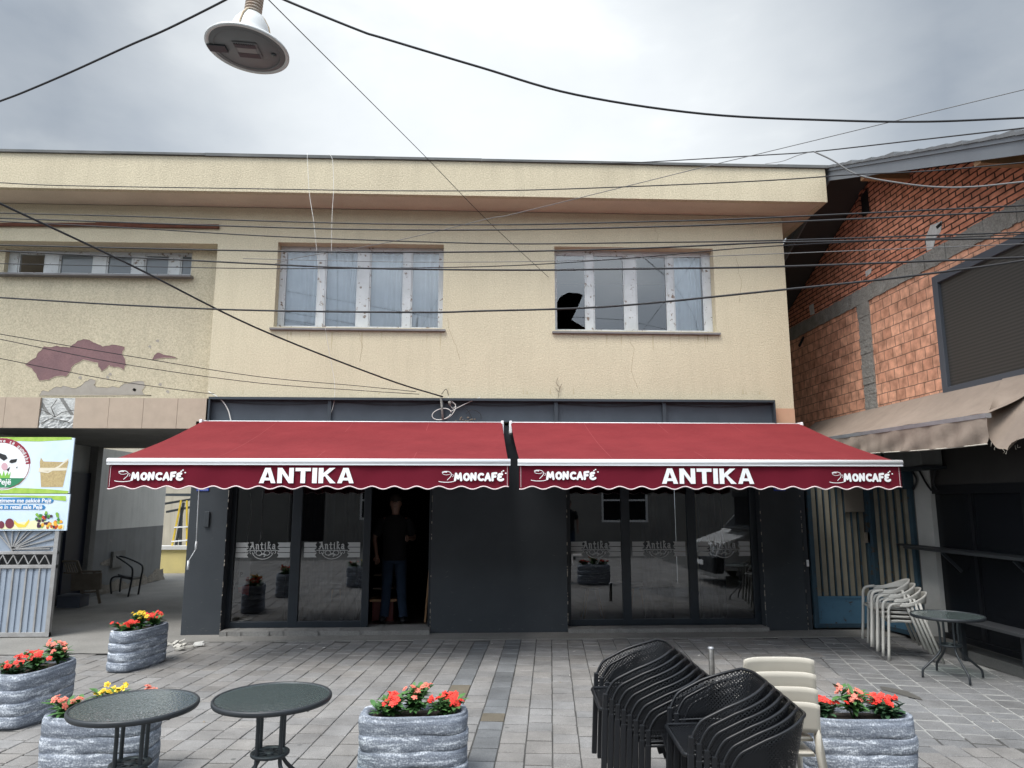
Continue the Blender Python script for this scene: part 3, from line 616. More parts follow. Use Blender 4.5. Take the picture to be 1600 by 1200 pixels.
# shopfront frames and glass
def shopfront(x0, x1, posts, panes, lab, Y=.14, z0=.055, z1=2.28):
    f = MB()
    for a, b in posts: f.box(a, b, Y, Y + .06, z0, z1)
    xa, xb = panes[0][0], panes[-1][1]
    f.box(xa, xb, Y + .002, Y + .058, z0, z0 + .075); f.box(xa, xb, Y + .002, Y + .058, z1 - .06, z1 - .001)
    o = f.build('shop_window', FRAME, B, bevel=.004); o['label'] = lab
    g_ = MB()
    for a, b in panes: g_.add([(a, Y + .03, z0 + .075), (b, Y + .03, z0 + .075), (b, Y + .03, z1 - .06), (a, Y + .03, z1 - .06)], [(0, 1, 2, 3)])
    g_.build('pane', GLASS, o); return o
s1 = shopfront(-3.15, -.62, [(-3.15, -3.09), (-2.39, -2.27), (-1.49, -1.40), (-.66, -.62)], [(-3.09, -2.39), (-2.27, -1.49)], 'left shop window of two dark panes beside the open doorway')
s2 = shopfront(1.08, 3.57, [(1.08, 1.14), (1.80, 1.91), (2.66, 2.77), (3.49, 3.57)], [(1.14, 1.80), (1.91, 2.66), (2.77, 3.49)], 'right shop window of three dark panes')
m = MB(); m.box(1.145, 1.165, .10, .14, .80, .92); m.bar((1.155, .095, .93), (1.27, .095, .93), .02, .02); m.bar((1.155, .14, .93), (1.155, .09, .93), .016, .016); m.build('handle', WHITEB, s2)
# frosted lettering: ribbons, swirl and the cafe name
GL = {
 'A': [[(.00, .02), (.16, .08), (.42, .98)], [(.42, .98), (.50, .5), (.60, .04), (.68, 0)], [(.12, .38), (.56, .38)], [(.42, .98), (.25, .9), (.12, .95)]],
 'n': [[(.02, .62), (.10, .66), (.10, 0)], [(.10, .52), (.24, .68), (.38, .56), (.38, .04), (.46, 0)]],
 't': [[(.18, .92), (.18, .12), (.26, 0), (.38, .06)], [(.02, .64), (.36, .64)]],
 'i': [[(.04, .62), (.12, .66), (.12, .04), (.20, 0)], [(.12, .84), (.13, .88)]],
 'k': [[(.08, 1.02), (.10, .96), (.10, 0)], [(.38, .64), (.12, .32), (.22, .34), (.40, .04), (.48, 0)], [(.08, 1.02), (.2, 1.0), (.28, .9)]],
 'a': [[(.08, .58), (.24, .68), (.36, .56), (.36, .06), (.44, 0)], [(.36, .36), (.12, .34), (.06, .16), (.18, .02), (.36, .14)]]}
def decal(par, cx, cz, half):
    d = MB(); fn = vplane((cx, .168, cz)); w_ = half
    for sg in (-1, 1):
        for i in range(3):
            z0_ = -.085 + i * .064; tip = .03 if i != 1 else -.005
            d.add([fn(sg * w_, z0_, 0), fn(sg * (w_ - .16), z0_, 0), fn(sg * (w_ - .13 - tip * .3), z0_ + .028, 0), fn(sg * (w_ - .16), z0_ + .056, 0), fn(sg * w_, z0_ + .056, 0)], [(0, 1, 2, 3, 4)])
    stroke(d, fn, [(-.20, 0.0), (.20, 0.0)], .008, .001)
    for sg in (-1, 1):
        stroke(d, fn, [(sg * a, b) for a, b in arc(.05, -.03, .035, .028, 200, -120)], .008, .0015); stroke(d, fn, [(sg * a, b) for a, b in arc(.13, -.02, .03, .022, 260, -60)], .007, .002)
    stroke(d, fn, arc(0, -.005, .13, .10, 190, 350), .009, .0025); stroke(d, fn, [(-.04, -.06), (0, -.04), (.04, -.05), (.02, -.07)], .016, .003)
    x = -.165; s_ = .085
    for k, ch in enumerate('Antika'):
        wd = {'A': .72, 'n': .54, 't': .46, 'i': .30, 'k': .54, 'a': .50}[ch] * s_
        for j, st_ in enumerate(GL[ch]):
            pp = crom([(a, b, 0) for a, b in st_], 4); stroke(d, fn, [(x + p.x * s_, .018 + p.y * s_) for p in pp], .0135, .001 + j * .0006)
        x += wd + .012
    o = d.build('lettering', DECAL, par); return o
for cx, hw in ((-2.74, .335), (-1.88, .35)): decal(s1, cx, .985, hw)
for cx, hw in ((1.47, .32), (2.285, .345), (3.13, .345)): decal(s2, cx, .985, hw)
# interior
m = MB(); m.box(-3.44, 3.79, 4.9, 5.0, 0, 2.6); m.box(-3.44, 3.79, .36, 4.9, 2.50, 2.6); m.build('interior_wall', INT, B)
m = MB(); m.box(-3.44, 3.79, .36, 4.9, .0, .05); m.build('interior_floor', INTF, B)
for x0, x1, sd in ((-2.5, -1.9, 4), (-1.78, -1.52, 5), (2.1, 2.5, 6), (2.85, 3.2, 7)): curtain(B, x0, x1, .1, 2.3, .34, CURTD, 6 if x1 - x0 > .5 else 4, .02, sd)

# ------------------------------------------------------------------ passage
m = MB(); m.box(-6.75, -6.55, .31, 6.1, 1.105, 2.499); m.box(-9, -6.75, 5.9, 6.1, 1.105, 2.5); m.build('passage_wall', PLAST, B)
m = MB(); m.box(-6.75, -6.547, .31, 6.1, 0, 1.104); m.build('passage_dado', DADO, B)
m = MB(); m.box(-9, -3.45, .3, 3.3, 2.5, 2.9); m.build('passage_ceiling', CONC, B)
m = MB(); m.box(-6.547, -6.50, 2.55, 3.10, 0, 2.05); m.build('side_door', mat('navy_door', (.02, .025, .045), rough=.5), B)
m = MB(); m.box(-6.55, -6.42, 3.10, 3.26, 0, 2.5); m.build('passage_pier', CONC, B)
def xpatch(name, pix, X, mat_, seed, par, n=4, amp=1.5):
    pr = [at(a, b, X=X) for a, b in ragged(pix, n, amp, seed)]; q = MB(); q.add([(X, p.y, p.z) for p in pr], [list(range(len(pr)))]); return q.build(name, mat_, par)
xpatch('crumbled_base', [(137, 925), (150, 908), (165, 915), (185, 905), (200, 912), (222, 896), (232, 902), (243, 890), (256, 888), (257, 904), (200, 919), (160, 928)], -6.540, OLDP, 5, B)
xpatch('crumbled_base', [(157, 880), (172, 872), (180, 868), (178, 885), (160, 884)], -6.540, OLDP, 7, B, 3, 1)
m = MB(); a, b = at(176, 862, X=-6.52), at(193, 884, X=-6.52); m.box(-6.543, -6.50, a.y, b.y, min(a.z, b.z), max(a.z, b.z)); m.build('wall_plate', CONC, B)

# ================================================================== BACK YARD seen through the passage
m = MB(); m.box(-14, 3, 11.0, 11.3, 0, 3.2); tag(m.build('yard_wall', mat('yard_plaster', (.42, .38, .30), (.33, .30, .24), ns=2, rough=.95, streak=.4)), 'pale plaster wall at the back of the yard beyond the passage', 'wall')
lw = thing('low_wall', 'low yellow wall with a white coping behind the passage', 'wall', (-6.6, 7.6, 0))
m = MB(); m.box(-8.2, -4.5, 7.6, 7.8, 0, .52); m.build('wall_body', mat('bright_yellow_wall', (.62, .52, .22), (.50, .42, .2), ns=3, rough=.9, peel=((.3, .27, .2), .66, 5)), lw)
m = MB(); m.box(-8.25, -4.45, 7.55, 7.85, .52, .60); m.build('coping', mat('coping_white', (.62, .61, .58), (.5, .5, .48), ns=4), lw)
fr = thing('trestle', 'yellow legged trestle ladder standing on the low yellow wall', 'ladder', (-6.6, 7.7, .6))
m = MB(); yl = mat('yellow_enamel', (.72, .52, .05), (.6, .42, .05), ns=8, rough=.5)
for a, b in (((266, 868), (283, 782)), ((292, 866), (292, 782))):
    A, Bq = at(*a, Y=7.7), at(*b, Y=7.7); m.bar(A, Bq, .035, .03)
m.build('leg', yl, fr)
m = MB()
for a, b in (((268, 846), (293, 844)), ((272, 824), (293, 823))): A, Bq = at(*a, Y=7.68), at(*b, Y=7.68); m.bar(A, Bq, .02, .03)
m.build('rung', WHITEB, fr)
pr_ = thing('steel_rack', 'dark steel rack leaning behind the yellow trestle', 'rack', (-6.5, 8.1, 0))
m = MB()
for a, b in (((272, 870), (287, 785)), ((260, 800), (300, 792)), ((258, 787), (300, 780)), ((281, 868), (284, 792))): A, Bq = at(*a, Y=8.2), at(*b, Y=8.2); m.bar(A, Bq, .05, .05)
m.box(-7.6, -6.2, 8.3, 9.4, 0, .05); m.build('rack_frame', BLKM, pr_)
m = MB(); A = at(270, 775, Y=8.5); m.box(-7.6, -5.5, 8.5, 9.5, A.z, A.z + .06); m.build('rack_top', STEELD, pr_)

# ================================================================== RED AWNINGS
LET = {'A': ([[(0, 0), (.24, 0), (.43, .74), (.43, 1), (.29, 1)], [(.86, 0), (.57, 1), (.43, 1), (.43, .74), (.62, 0)], [(.286, .18), (.574, .18), (.528, .36), (.332, .36)]], .86),
       'N': ([[(0, 0), (.24, 0), (.24, 1), (0, 1)], [(.60, 0), (.84, 0), (.84, 1), (.60, 1)], [(.24, .62), (.60, 0), (.60, .38), (.24, 1)]], .84),
       'T': ([[(0, .78), (.80, .78), (.80, 1), (0, 1)], [(.28, 0), (.52, 0), (.52, .78), (.28, .78)]], .80),
       'I': ([[(0, 0), (.25, 0), (.25, 1), (0, 1)]], .25),
       'K': ([[(0, 0), (.25, 0), (.25, 1), (0, 1)], [(.25, .40), (.44, .56), (.86, 1), (.56, 1), (.25, .66)], [(.33, .467), (.60, 0), (.90, 0), (.44, .56)]], .90)}
BUB = {'M': [[(0, 0), (.10, .9)], [(.10, .9), (.34, .25)], [(.34, .25), (.60, .92)], [(.60, .92), (.70, 0)]],
       'O': [arc(.33, .45, .27, .42, 0, 360, 16)], 'N': [[(0, 0), (.04, .9)], [(.04, .9), (.46, .08)], [(.46, .08), (.50, .95)]],
       'C': [arc(.36, .45, .32, .42, 55, 305, 12)], 'A': [[(0, 0), (.30, .92)], [(.30, .92), (.56, 0)], [(.14, .3), (.46, .3)]],
       'F': [[(.04, 0), (.04, .9)], [(.04, .92), (.46, .98)], [(.04, .5), (.36, .52)]],
       'E': [arc(.36, .66, .26, .2, 60, 270, 9), arc(.36, .24, .30, .24, 90, 330, 10)]}
def awning(x0, x1, pxs, lab):
    a = thing('red_awning', lab, 'awning', ((x0 + x1) / 2, -.12, 2.58), 'red folding arm awnings over the cafe front')
    yb, zb, yf, zf = -.13, 2.585, -2.25, 1.978
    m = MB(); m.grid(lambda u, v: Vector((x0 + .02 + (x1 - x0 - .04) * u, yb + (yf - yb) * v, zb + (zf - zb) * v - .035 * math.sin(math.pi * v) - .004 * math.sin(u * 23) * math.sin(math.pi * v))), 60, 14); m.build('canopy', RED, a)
    m = MB(); W = x1 - x0                                  # faint seams and scuffs on the cloth
    for k in range(1, 4): m.grid(lambda u, v: Vector((x0 + W * k / 4 + .006 * u, yb + (yf - yb) * v, zb + (zf - zb) * v - .035 * math.sin(math.pi * v) + .0025)), 1, 14)
    m.build('seam', mat('seam_red', (.235, .036, .04), rough=.9), a)
    m = MB(); m.tube([(x0, -2.27, 1.972), (x1, -2.27, 1.972)], .026, 12); m.box(x0, x1, -2.285, -2.235, 1.935, 1.972); m.build('front_bar', WHITEB, a)
    m = MB(); m.tube([(x0 + .03, -.11, 2.56), (x1 - .03, -.11, 2.56)], .035, 12); m.build('roller', WHITEB, a)
    for X in (x0, x1 - .035):
        m = MB(); m.box(X, X + .035, -.20, -.03, 2.44, 2.60); m.build('end_bracket', WHITEB, a, bevel=.008)
    for X, s_ in ((x0 + .35, 1), (x1 - .35, -1)):
        m = MB(); e_ = Vector((X + s_ * .55, -1.15, 2.16)); m.bar((X, -.12, 2.48), e_, .035, .05); m.bar(e_, (X + s_ * .1, -2.22, 1.95), .03, .045); m.build('folding_arm', WHITEB, a)
    # valance
    per = .213; zt, zbm = 1.938, 1.712
    wav = lambda x: zbm + .012 + .014 * math.cos(2 * math.pi * (x - x0) / per + 2.6)
    yy = lambda x: -2.262 + .005 * math.sin(x * 5.1) + .003 * math.sin(x * 17)
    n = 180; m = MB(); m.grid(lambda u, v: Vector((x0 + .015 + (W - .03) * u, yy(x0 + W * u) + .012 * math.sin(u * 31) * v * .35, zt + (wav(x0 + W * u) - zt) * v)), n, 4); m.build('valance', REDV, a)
    m = MB(); m.tube([(x0 + .015 + (W - .03) * i / n, yy(x0 + W * i / n) + .012 * math.sin(i / n * 31) * .35 - .002, wav(x0 + W * i / n)) for i in range(n + 1)], .0062, 6); m.build('piping', TRIM, a)
    m = MB()
    for X in (x0 + .03, x1 - .03): m.bar((X, yy(X) - .003, 1.73), (X, yy(X) - .003, 1.93), .003, .002)
    m.build('stitching', TRIM, a)
    yl_ = -2.277
    (la, lb, lt, lbm) = pxs[0]; A = at(la, (lt + lbm) / 2, Y=yl_); Bq = at(lb, (lt + lbm) / 2, Y=yl_); zT = at((la + lb) / 2, lt, Y=yl_).z; zB = at((la + lb) / 2, lbm, Y=yl_).z
    tot = sum(LET[c][1] for c in 'ANTIKA') + .08 * 5; sx = (Bq.x - A.x) / tot; h = zT - zB; x = A.x; m = MB()
    for c in 'ANTIKA':
        for poly in LET[c][0]: m.add([(x + p[0] * sx, yl_, zB + p[1] * h) for p in poly], [list(range(len(poly)))])
        x += (LET[c][1] + .08) * sx
    m.build('lettering', WHITET, a)
    for (la, lb, lt, lbm) in pxs[1:]:
        m = MB(); A = at(la, (lt + lbm) / 2, Y=yl_); Bq = at(lb, (lt + lbm) / 2, Y=yl_); zT = at(la, lt, Y=yl_).z; zB = at(la, lbm, Y=yl_).z; wt = Bq.x - A.x
        fn = vplane((A.x, yl_, zB)); H = zT - zB; lw_ = wt * .745 / 5.56; x = wt * .265; adv = {'M': .98, 'O': .86, 'N': .80, 'C': .80, 'A': .80, 'F': .62, 'E': .7}; j = 0
        for c in 'MONCAFE':
            for st_ in BUB[c]:
                stroke(m, fn, [(x + p[0] * lw_ * 1.0, H * .12 + p[1] * H * .74) for p in st_], .0225, .0005 + .0005 * (j % 9)); j += 1
            x += adv[c] * lw_
        for dx, dz in ((-.02, .98), (-.005, 1.1), (.018, .85)): stroke(m, fn, [(x + dx, H * dz), (x + dx + .004, H * dz)], .012, .005 + abs(dx) * .02)
        # cup drawn in thin strokes beside the name
        c0 = wt * .115
        for pts_, wd in ((arc(c0 + .01, .06 * H, wt * .125, H * .16, 205, 350), .006), ([(c0 + .020, H * .15), (c0 + .052, H * .5), (c0 + .056, H * .8), (c0 + .035, H * 1.0), (c0 - .005, H * 1.03), (c0 - .03, H * .95)], .0055), (arc(c0 + .066, H * .6, .010, H * .13, -80, 80), .004), ([(c0 - .03, H * .95), (c0 - .022, H * .75), (c0 + .012, H * .66), (c0 + .045, H * .75)], .0035), ([(c0 - .026, H * .9), (c0 - .008, H * .97), (c0 + .012, H * .95)], .009)):
            stroke(m, fn, [(p.x, p.y) for p in crom([(q_[0], q_[1], 0) for q_ in pts_], 3)], wd, .001 + .0004 * (j % 7)); j += 1
        m.build('logo', WHITET, a)
    return a
awning(-3.50, .275, [(405, 553, 731, 755), (178, 285, 736, 751), (684, 786, 737, 752)], 'left red awning with its right end beside the gap between the two')
awning(.345, 4.12, [(1034, 1178, 732, 756), (828, 930, 735, 750), (1294, 1390, 738, 753)], 'right red awning reaching in front of the blue gate')
# winding handle hanging from the left awning
cr = thing('crank_handle', 'white winding crank hanging from the left red awning in front of the dark pillar', 'crank', at(311, 765, Y=-1.0))
m = MB(); p = [at(x, y, Y=-1.0) for x, y in ((312, 742), (306, 858), (295, 876), (294, 888))]; m.tube([p[0], p[1]], .006, 8); m.tube([p[1], p[2]], .005, 8); m.build('rod', WHITEB, cr)
m = MB(); m.tube([at(307, 846, Y=-1.0), at(306, 858, Y=-1.0)], .012, 10); m.tube([at(294.5, 876, Y=-1.0), at(293.5, 890, Y=-1.0)], .012, 10); m.build('grip', WHITEB, cr)
# house number plates
for px, s_, lab in ((317, '9', 'blue enamel number plate half hidden under the left awning edge'), (1218, '11', 'blue enamel number plate half hidden under the right awning edge')):
    A = at(px, 761, Y=-.012); t_ = thing('number_plate', lab, 'house number', A)
    m = MB(); m.box(A.x - .075, A.x + .075, -.012, 0, A.z - .05, A.z + .075); m.build('plate', BLUEP, t_, bevel=.004)
    m = MB(); m.box(A.x - .06, A.x + .06, -.0135, -.0125, A.z - .036, A.z - .033); m.box(A.x - .06, A.x + .06, -.0135, -.0125, A.z + .058, A.z + .061); m.build('plate_line', WHITET, t_)
    text('digits', s_, WHITET, t_, (A.x, -.014, A.z - .025), .11, offset=.004, align='CENTER')
m = MB(); A = at(323, 812, Y=-.02); m.box(A.x - .03, A.x + .03, -.03, 0, A.z - .09, A.z + .1); tag(m.build('meter_box', DARK, bevel=.006), 'small dark box painted over on the left pillar', 'box')
# debris by the pillar foot
t_ = thing('socket_strip', 'broken white socket box lying on the paving by the dark pillar foot', 'socket', at(285, 1012, Z=0)); rg = random.Random(8)
m = MB()
for i in range(9):
    A = at(rg.uniform(270, 292), rg.uniform(1004, 1016), Z=.012); a_ = rg.uniform(0, 3); m.bar(A, A + Vector((math.cos(a_) * .09, math.sin(a_) * .05, rg.uniform(0, .035))), .045, .018)
m.build('casing', mat('dirty_white', (.55, .53, .48), (.3, .29, .26), ns=30, rough=.8), t_)
m = MB()
for i in range(4): A = at(rg.uniform(294, 305), rg.uniform(1004, 1012), Z=.012); m.bar(A, A + Vector((.1, rg.uniform(-.03, .03), .012)), .05, .014)
m.build('cover', mat('white_plastic', (.6, .59, .56), rough=.6), t_)
# cables and insulator above the left awning
t_ = thing('cable_bracket', 'wall bracket with a white cable loop above the left awning', 'bracket', at(690, 640, Y=-.1))
m = MB(); A, Bq = at(689, 622, Y=-.13), at(692, 655, Y=-.13); m.tube([A, Bq], .014, 8); m.tube([A + Vector((0, 0, .0)), A + Vector((0, .13, 0))], .012, 8); m.tube([at(702, 627, Y=-.12), at(703, 633, Y=-.12)], .016, 10); m.build('insulator', CONCR, t_)
m = MB(); c_ = at(690, 647, Y=-.12)
m.tube([c_ + Vector((.12 * math.cos(t) * 1.0, 0, .07 * math.sin(t) + .02 * math.cos(t))) for t in [k * .3 for k in range(21)]], .0055, 6)
m.tube(crom([at(x, y, Y=-.11) for x, y in ((700, 622), (712, 634), (706, 648), (696, 655))]), .005, 6); m.tube(crom([at(x, y, Y=-.1) for x, y in ((704, 643), (725, 632), (750, 621))]), .005, 6)
m.tube(crom([at(x, y, Y=-.1) for x, y in ((700, 620), (704, 628), (712, 632), (708, 638), (702, 632))]), .004, 6); m.build('cable_loop', CABLEW, t_)
m = MB()
for pp in (((712, 630), (730, 640), (738, 655)), ((728, 646), (738, 640), (750, 646), (752, 655)), ((690, 616), (697, 608), (701, 618))): m.tube(crom([at(x, y, Y=-.1) for x, y in pp]), .004, 6)
m.build('cable_tail', CABLE, t_)
m = MB(); rg = random.Random(3)
for i in range(14): A = at(rg.uniform(712, 742), rg.uniform(652, 659), Y=-.11); m.ico(A, .012, .01, .01, 6, 4)
tag(m.build('leaf_litter', WOODD), kind='stuff')
t_ = thing('weed', 'tiny dry weed growing from the wall above the fascia', 'weed', at(872, 622, Y=-.02)); m = MB()
for pp in (((872, 622), (875, 606), (869, 598), (872, 590)), ((874, 608), (878, 600)), ((873, 612), (868, 606))): m.tube([at(x, y, Y=-.02) for x, y in pp], .003, 5)
m.build('stem', WOODD, t_)

# ================================================================== LEFT GREY GATE LEAF WITH BANNER
GX1 = at(87, 900, Y=-.06).x; GX0 = GX1 - 2.0; ZT = 2.37; YG = -.06
gt = thing('grey_gate', 'tall grey steel gate leaf with fan bars and banner boards on its upper half', 'gate', (GX1 - 1, YG, 0))
m = MB()
for z0, z1 in ((.01, .06), (.80, .84), (.965, 1.0), (2.33, 2.37)): m.box(GX0, GX1, YG - .02, YG + .03, z0, z1)
for X in (GX0, GX1 - .05): m.box(X, X + .05, YG - .022, YG + .032, .01, 2.37)
m.build('gate_frame', GREYF, gt, bevel=.003)
m = MB(); x = GX0 + .05
while x < GX1 - .06: m.box(x, min(x + .125, GX1 - .05), YG, YG + .012, .06, .80); x += .155
m.box(GX0 + .05, GX1 - .05, YG + .014, YG + .018, .06, .80); m.box(GX0 + .05, GX1 - .05, YG + .012, YG + .018, 1.0, 1.26); m.build('board_panel', GREYG, gt)
m = MB(); x = GX1 - .18
while x > GX0 + .1: m.box(x - .018, x, YG - .016, YG, .06, .80); x -= .155
m.build('upright_rib', GREYF, gt)
m = MB(); x = GX0 + .06; s_ = 1
while x < GX1 - .12: m.bar((x, YG - .01, .845 if s_ > 0 else .96), (x + .062, YG - .01, .96 if s_ > 0 else .845), .012, .01); x += .062; s_ = -s_
c_ = Vector((GX1 - .40, YG - .012, 1.03)); hub = at(18, 858, Y=YG)
for a_ in (4, 14, 24, 35, 47, 60, 76, 92, 110, 130): 
    L_ = .50 if a_ < 40 else .36; m.bar(hub, hub + Vector((math.cos(R(a_)) * L_, 0, min(math.sin(R(a_)) * L_, .245))), .012, .012)
m.bar(hub + Vector((-.12, 0, .24)), hub + Vector((.02, 0, -.03)), .03, .012); m.bar(hub, Vector((GX1 - .1, YG, 1.03)), .014, .012); m.build('ornament', GREYF, gt)
# banner: two printed boards, each printed with its own picture
bz = YG - .03
bn = MB(); bt = at(60, 684, Y=bz).z; bm_ = at(60, 771, Y=bz).z; bb = at(60, 829, Y=bz).z; bx1 = at(113, 720, Y=bz).x; bx2 = at(104, 800, Y=bz).x
bn.box(GX0, bx1, bz, bz + .02, bm_ + .006, bt); bn.box(GX0, bx2 + .02, bz + .002, bz + .022, bb, bm_ - .006)
bo = bn.build('banner', mat('banner_sky', (.52, .66, .80), (.72, .80, .86), ns=1.3, rough=.45), gt)
def flat(name, col, polys, d=.0012, rough=.5, col2=None, ns=12):
    q = MB()
    for i, (kind, data) in enumerate(polys):
        dd = d + .0003 * i
        if kind == 'p': pr = [at(x, y, Y=bz - dd) for x, y in data]; q.add(pr, [list(range(len(pr)))])
        elif kind == 's': pts_, wd = data; fn = vplane((0, bz, 0)); pr = [at(x, y, Y=bz - dd) for x, y in pts_]; stroke(q, fn, [(p.x, p.z) for p in pr], wd, dd, cap=False)
    return q.build(name, mat('print_' + name, col, col2, ns=ns, rough=rough), bo)
ell = lambda cx, cy, rx, ry, n=28: [(cx + rx * math.cos(2 * math.pi * i / n), cy + ry * math.sin(2 * math.pi * i / n)) for i in range(n)]
flat('green_band', (.25, .45, .05), [('p', [(-80, 683), (112, 683), (112, 687), (60, 690), (20, 689), (-80, 692)]), ('p', [(-80, 762), (20, 762), (70, 764), (107, 767), (106, 771), (-80, 771)]), ('p', [(-80, 774), (30, 774), (103, 775), (103, 783), (60, 778), (10, 776), (-80, 777)])], col2=(.45, .6, .12))
flat('white_disc', (.80, .82, .82), [('p', ell(3, 725, 45, 41))], .002)
flat('maroon_ring', (.30, .02, .04), [('s', ([(3 + 41 * math.cos(R(a_)), 725 - 37 * math.sin(R(a_))) for a_ in range(0, 181, 10)], .058))], .003)
flat('green_foot', (.03, .22, .10), [('p', [(-38, 747), (40, 747), (30, 757), (16, 762), (-20, 762), (-30, 757)])], .003)
flat('thin_ring', (.25, .03, .05), [('s', (ell(3, 725, 43, 39, 40) + [(46, 725)], .008))], .0034)
flat('cow_patch', (.02, .02, .022), [('p', [(0, 708), (9, 711), (12, 716), (6, 720), (0, 716), (-4, 711)]), ('p', [(14, 722), (17, 718), (27, 717), (25, 722), (18, 724)]), ('p', [(25, 731), (27, 728), (27, 732)]), ('p', [(10, 734), (16, 729), (13, 737)])], .004)
flat('cow_muzzle', (.62, .38, .42), [('p', ell(7, 729, 5, 6, 14))], .0036)
flat('grass_tuft', (.22, .50, .08), [('p', [(-2, 747), (0, 738), (3, 744), (6, 735), (8, 744), (12, 737), (13, 743), (17, 737), (15, 747)])], .0044)
flat('wooden_tub', (.56, .44, .22), [('p', [(62, 722), (64, 715), (68, 721), (104, 722), (106, 716), (107, 722), (98, 761), (64, 761)])], .002, col2=(.36, .26, .12), ns=60)
flat('tub_band', (.72, .66, .52), [('p', [(60, 731), (105, 731), (104, 735), (61, 736)]), ('s', ([(60, 736), (75, 738), (92, 729), (107, 717)], .02))], .003)
flat('blue_strip', (.03, .20, .45), [('p', [(-80, 778), (80, 778), (84, 782), (81, 786), (-80, 786)]), ('p', [(-80, 789), (68, 789), (71, 792), (69, 796), (-80, 796)])], .003)
flat('yellow_field', (.80, .72, .35), [('p', [(-80, 822), (20, 818), (60, 812), (100, 820), (99, 827), (-80, 827)])], .0015, col2=(.75, .78, .6))
rg = random.Random(12)
for nm, col, n_, (ax, bx, ay, by), sz in (('dark_grapes', (.06, .02, .05), 16, (58, 84, 806, 824), 2.4), ('red_fruit', (.5, .05, .02), 9, (66, 96, 808, 825), 2.6), ('orange_fruit', (.80, .38, .04), 9, (66, 98, 814, 826), 2.8), ('green_fruit', (.22, .42, .06), 10, (54, 96, 800, 824), 2.6), ('leafy_greens', (.05, .20, .04), 9, (56, 94, 797, 812), 2.6)):
    flat(nm, col, [('p', [(x_ + sz * math.cos(k) * rg.uniform(.8, 1.1), y_ + sz * math.sin(k) * rg.uniform(.8, 1.1)) for k in (0, .8, 1.6, 2.4, 3.2, 4, 4.8, 5.5)]) for x_, y_ in [(rg.uniform(ax, bx), rg.uniform(ay, by)) for _ in range(n_)]], .003 + .0004 * rg.random())
flat('aubergine', (.16, .03, .05), [('p', ell(15, 818, 7, 8, 14)), ('p', ell(2, 820, 5, 6, 12))], .0036)
flat('banana', (.78, .60, .08), [('p', [(22, 812), (28, 818), (38, 820), (45, 811), (46, 815), (40, 824), (28, 824), (22, 818)])], .003)
for s_, (px, py), sz, m_ in (('zimeve me pakicë Pejë', (80, 785), .068, WHITET), ('le in retail sale Pejë', (66, 795), .066, WHITET), ('Pejë', (17, 757), .10, WHITET)):
    A = at(px, py, Y=bz - .005); text('lettering', s_, m_, bo, A, sz, offset=.0015, align='RIGHT')
for i, ch in enumerate('dhimeve të qumësht'):
    a_ = 128 - i * 7.2; A = at(3 + 37.5 * math.cos(R(a_)), 725 - 34 * math.sin(R(a_)), Y=bz - .0055); text('lettering', ch, WHITET, bo, A, .058, rot=(R(90), R(90 - a_) * 1, 0), offset=.001, align='CENTER')
# ================================================================== BLUE GATE on the right
bg_ = thing('blue_gate', 'peeling blue steel gate with weathered boards between dark pillar and white pier', 'gate', (4.7, 0, 0))
YB = .02
BLUEK = mat('blue_kick_plate', (.065, .15, .22), (.05, .115, .175), ns=4, rough=.6, peel=((.05, .04, .032), .60, 8), bump=.4, bs=30)
def leaf(par, A, Bv, n0, lock):
    """one gate leaf between two ground points: frame, kick panel, boards and bars"""
    A, Bv = Vector(A), Vector(Bv); L_ = (Bv - A).length; u = (Bv - A) / L_; nrm_ = Vector((u.y, -u.x, 0))
    def bx(mb, u0, u1, d0, d1, z0, z1):
        P_ = lambda a, d, z: A + u * a + nrm_ * d + Vector((0, 0, z))
        mb.add([P_(u0, d0, z0), P_(u1, d0, z0), P_(u1, d1, z0), P_(u0, d1, z0), P_(u0, d0, z1), P_(u1, d0, z1), P_(u1, d1, z1), P_(u0, d1, z1)], [(0, 3, 2, 1), (4, 5, 6, 7), (0, 1, 5, 4), (1, 2, 6, 5), (2, 3, 7, 6), (3, 0, 4, 7)])
    m = MB(); bx(m, 0, .055, -.03, .03, .03, 2.35); bx(m, L_ - .055, L_, -.03, .03, .03, 2.35); bx(m, .055, L_ - .055, -.03, .02, 2.29, 2.35); bx(m, .055, L_ - .055, -.03, .02, .03, .08); m.build('gate_frame', BLUEG, par, bevel=.003)
    m = MB(); bx(m, .055, L_ - .055, -.01, .005, .08, .385); bx(m, .055, L_ - .055, -.02, .015, .385, .41); m.build('kick_panel', BLUEK, par)
    m = MB(); w_ = (L_ - .11) / n0; rg = random.Random(int(L_ * 100))
    for k in range(n0): bx(m, .055 + w_ * k + .006, .055 + w_ * (k + .90) + rg.uniform(-.004, .004), -.042, -.026 - rg.uniform(0, .004), .412, 2.28)
    m.build('board', WOODG, par)
    m = MB()
    for k in range(1, n0): bx(m, .055 + w_ * k - .009, .055 + w_ * k + .003, -.012, .010, .41, 2.29)
    m.build('bar', BLUEG, par)
leaf(bg_, (4.19, YB, 0), (5.0, YB, 0), 8, True)
bg2 = thing('blue_gate', 'narrow angled leaf of the blue gate next to the white pier', 'gate', (5.0, 0, 0)); leaf(bg2, (5.005, .0, 0), (5.135, -.74, 0), 5, False)
m = MB(); A, Bq = at(1318, 766, Y=0), at(1350, 800, Y=0); m.box(A.x, Bq.x, YB - .03, YB - .014, Bq.z, A.z + .1); A, Bq = at(1350, 832, Y=0), at(1370, 848, Y=0); m.box(A.x, Bq.x, YB - .03, YB - .014, Bq.z, A.z); m.build('notice', PAPER, bg_)
m = MB(); A = at(1262, 880, Y=-.02); m.box(A.x - .012, A.x + .012, -.03, -.01, A.z - .04, A.z + .04); m.build('lock', WHITEB, bg_)
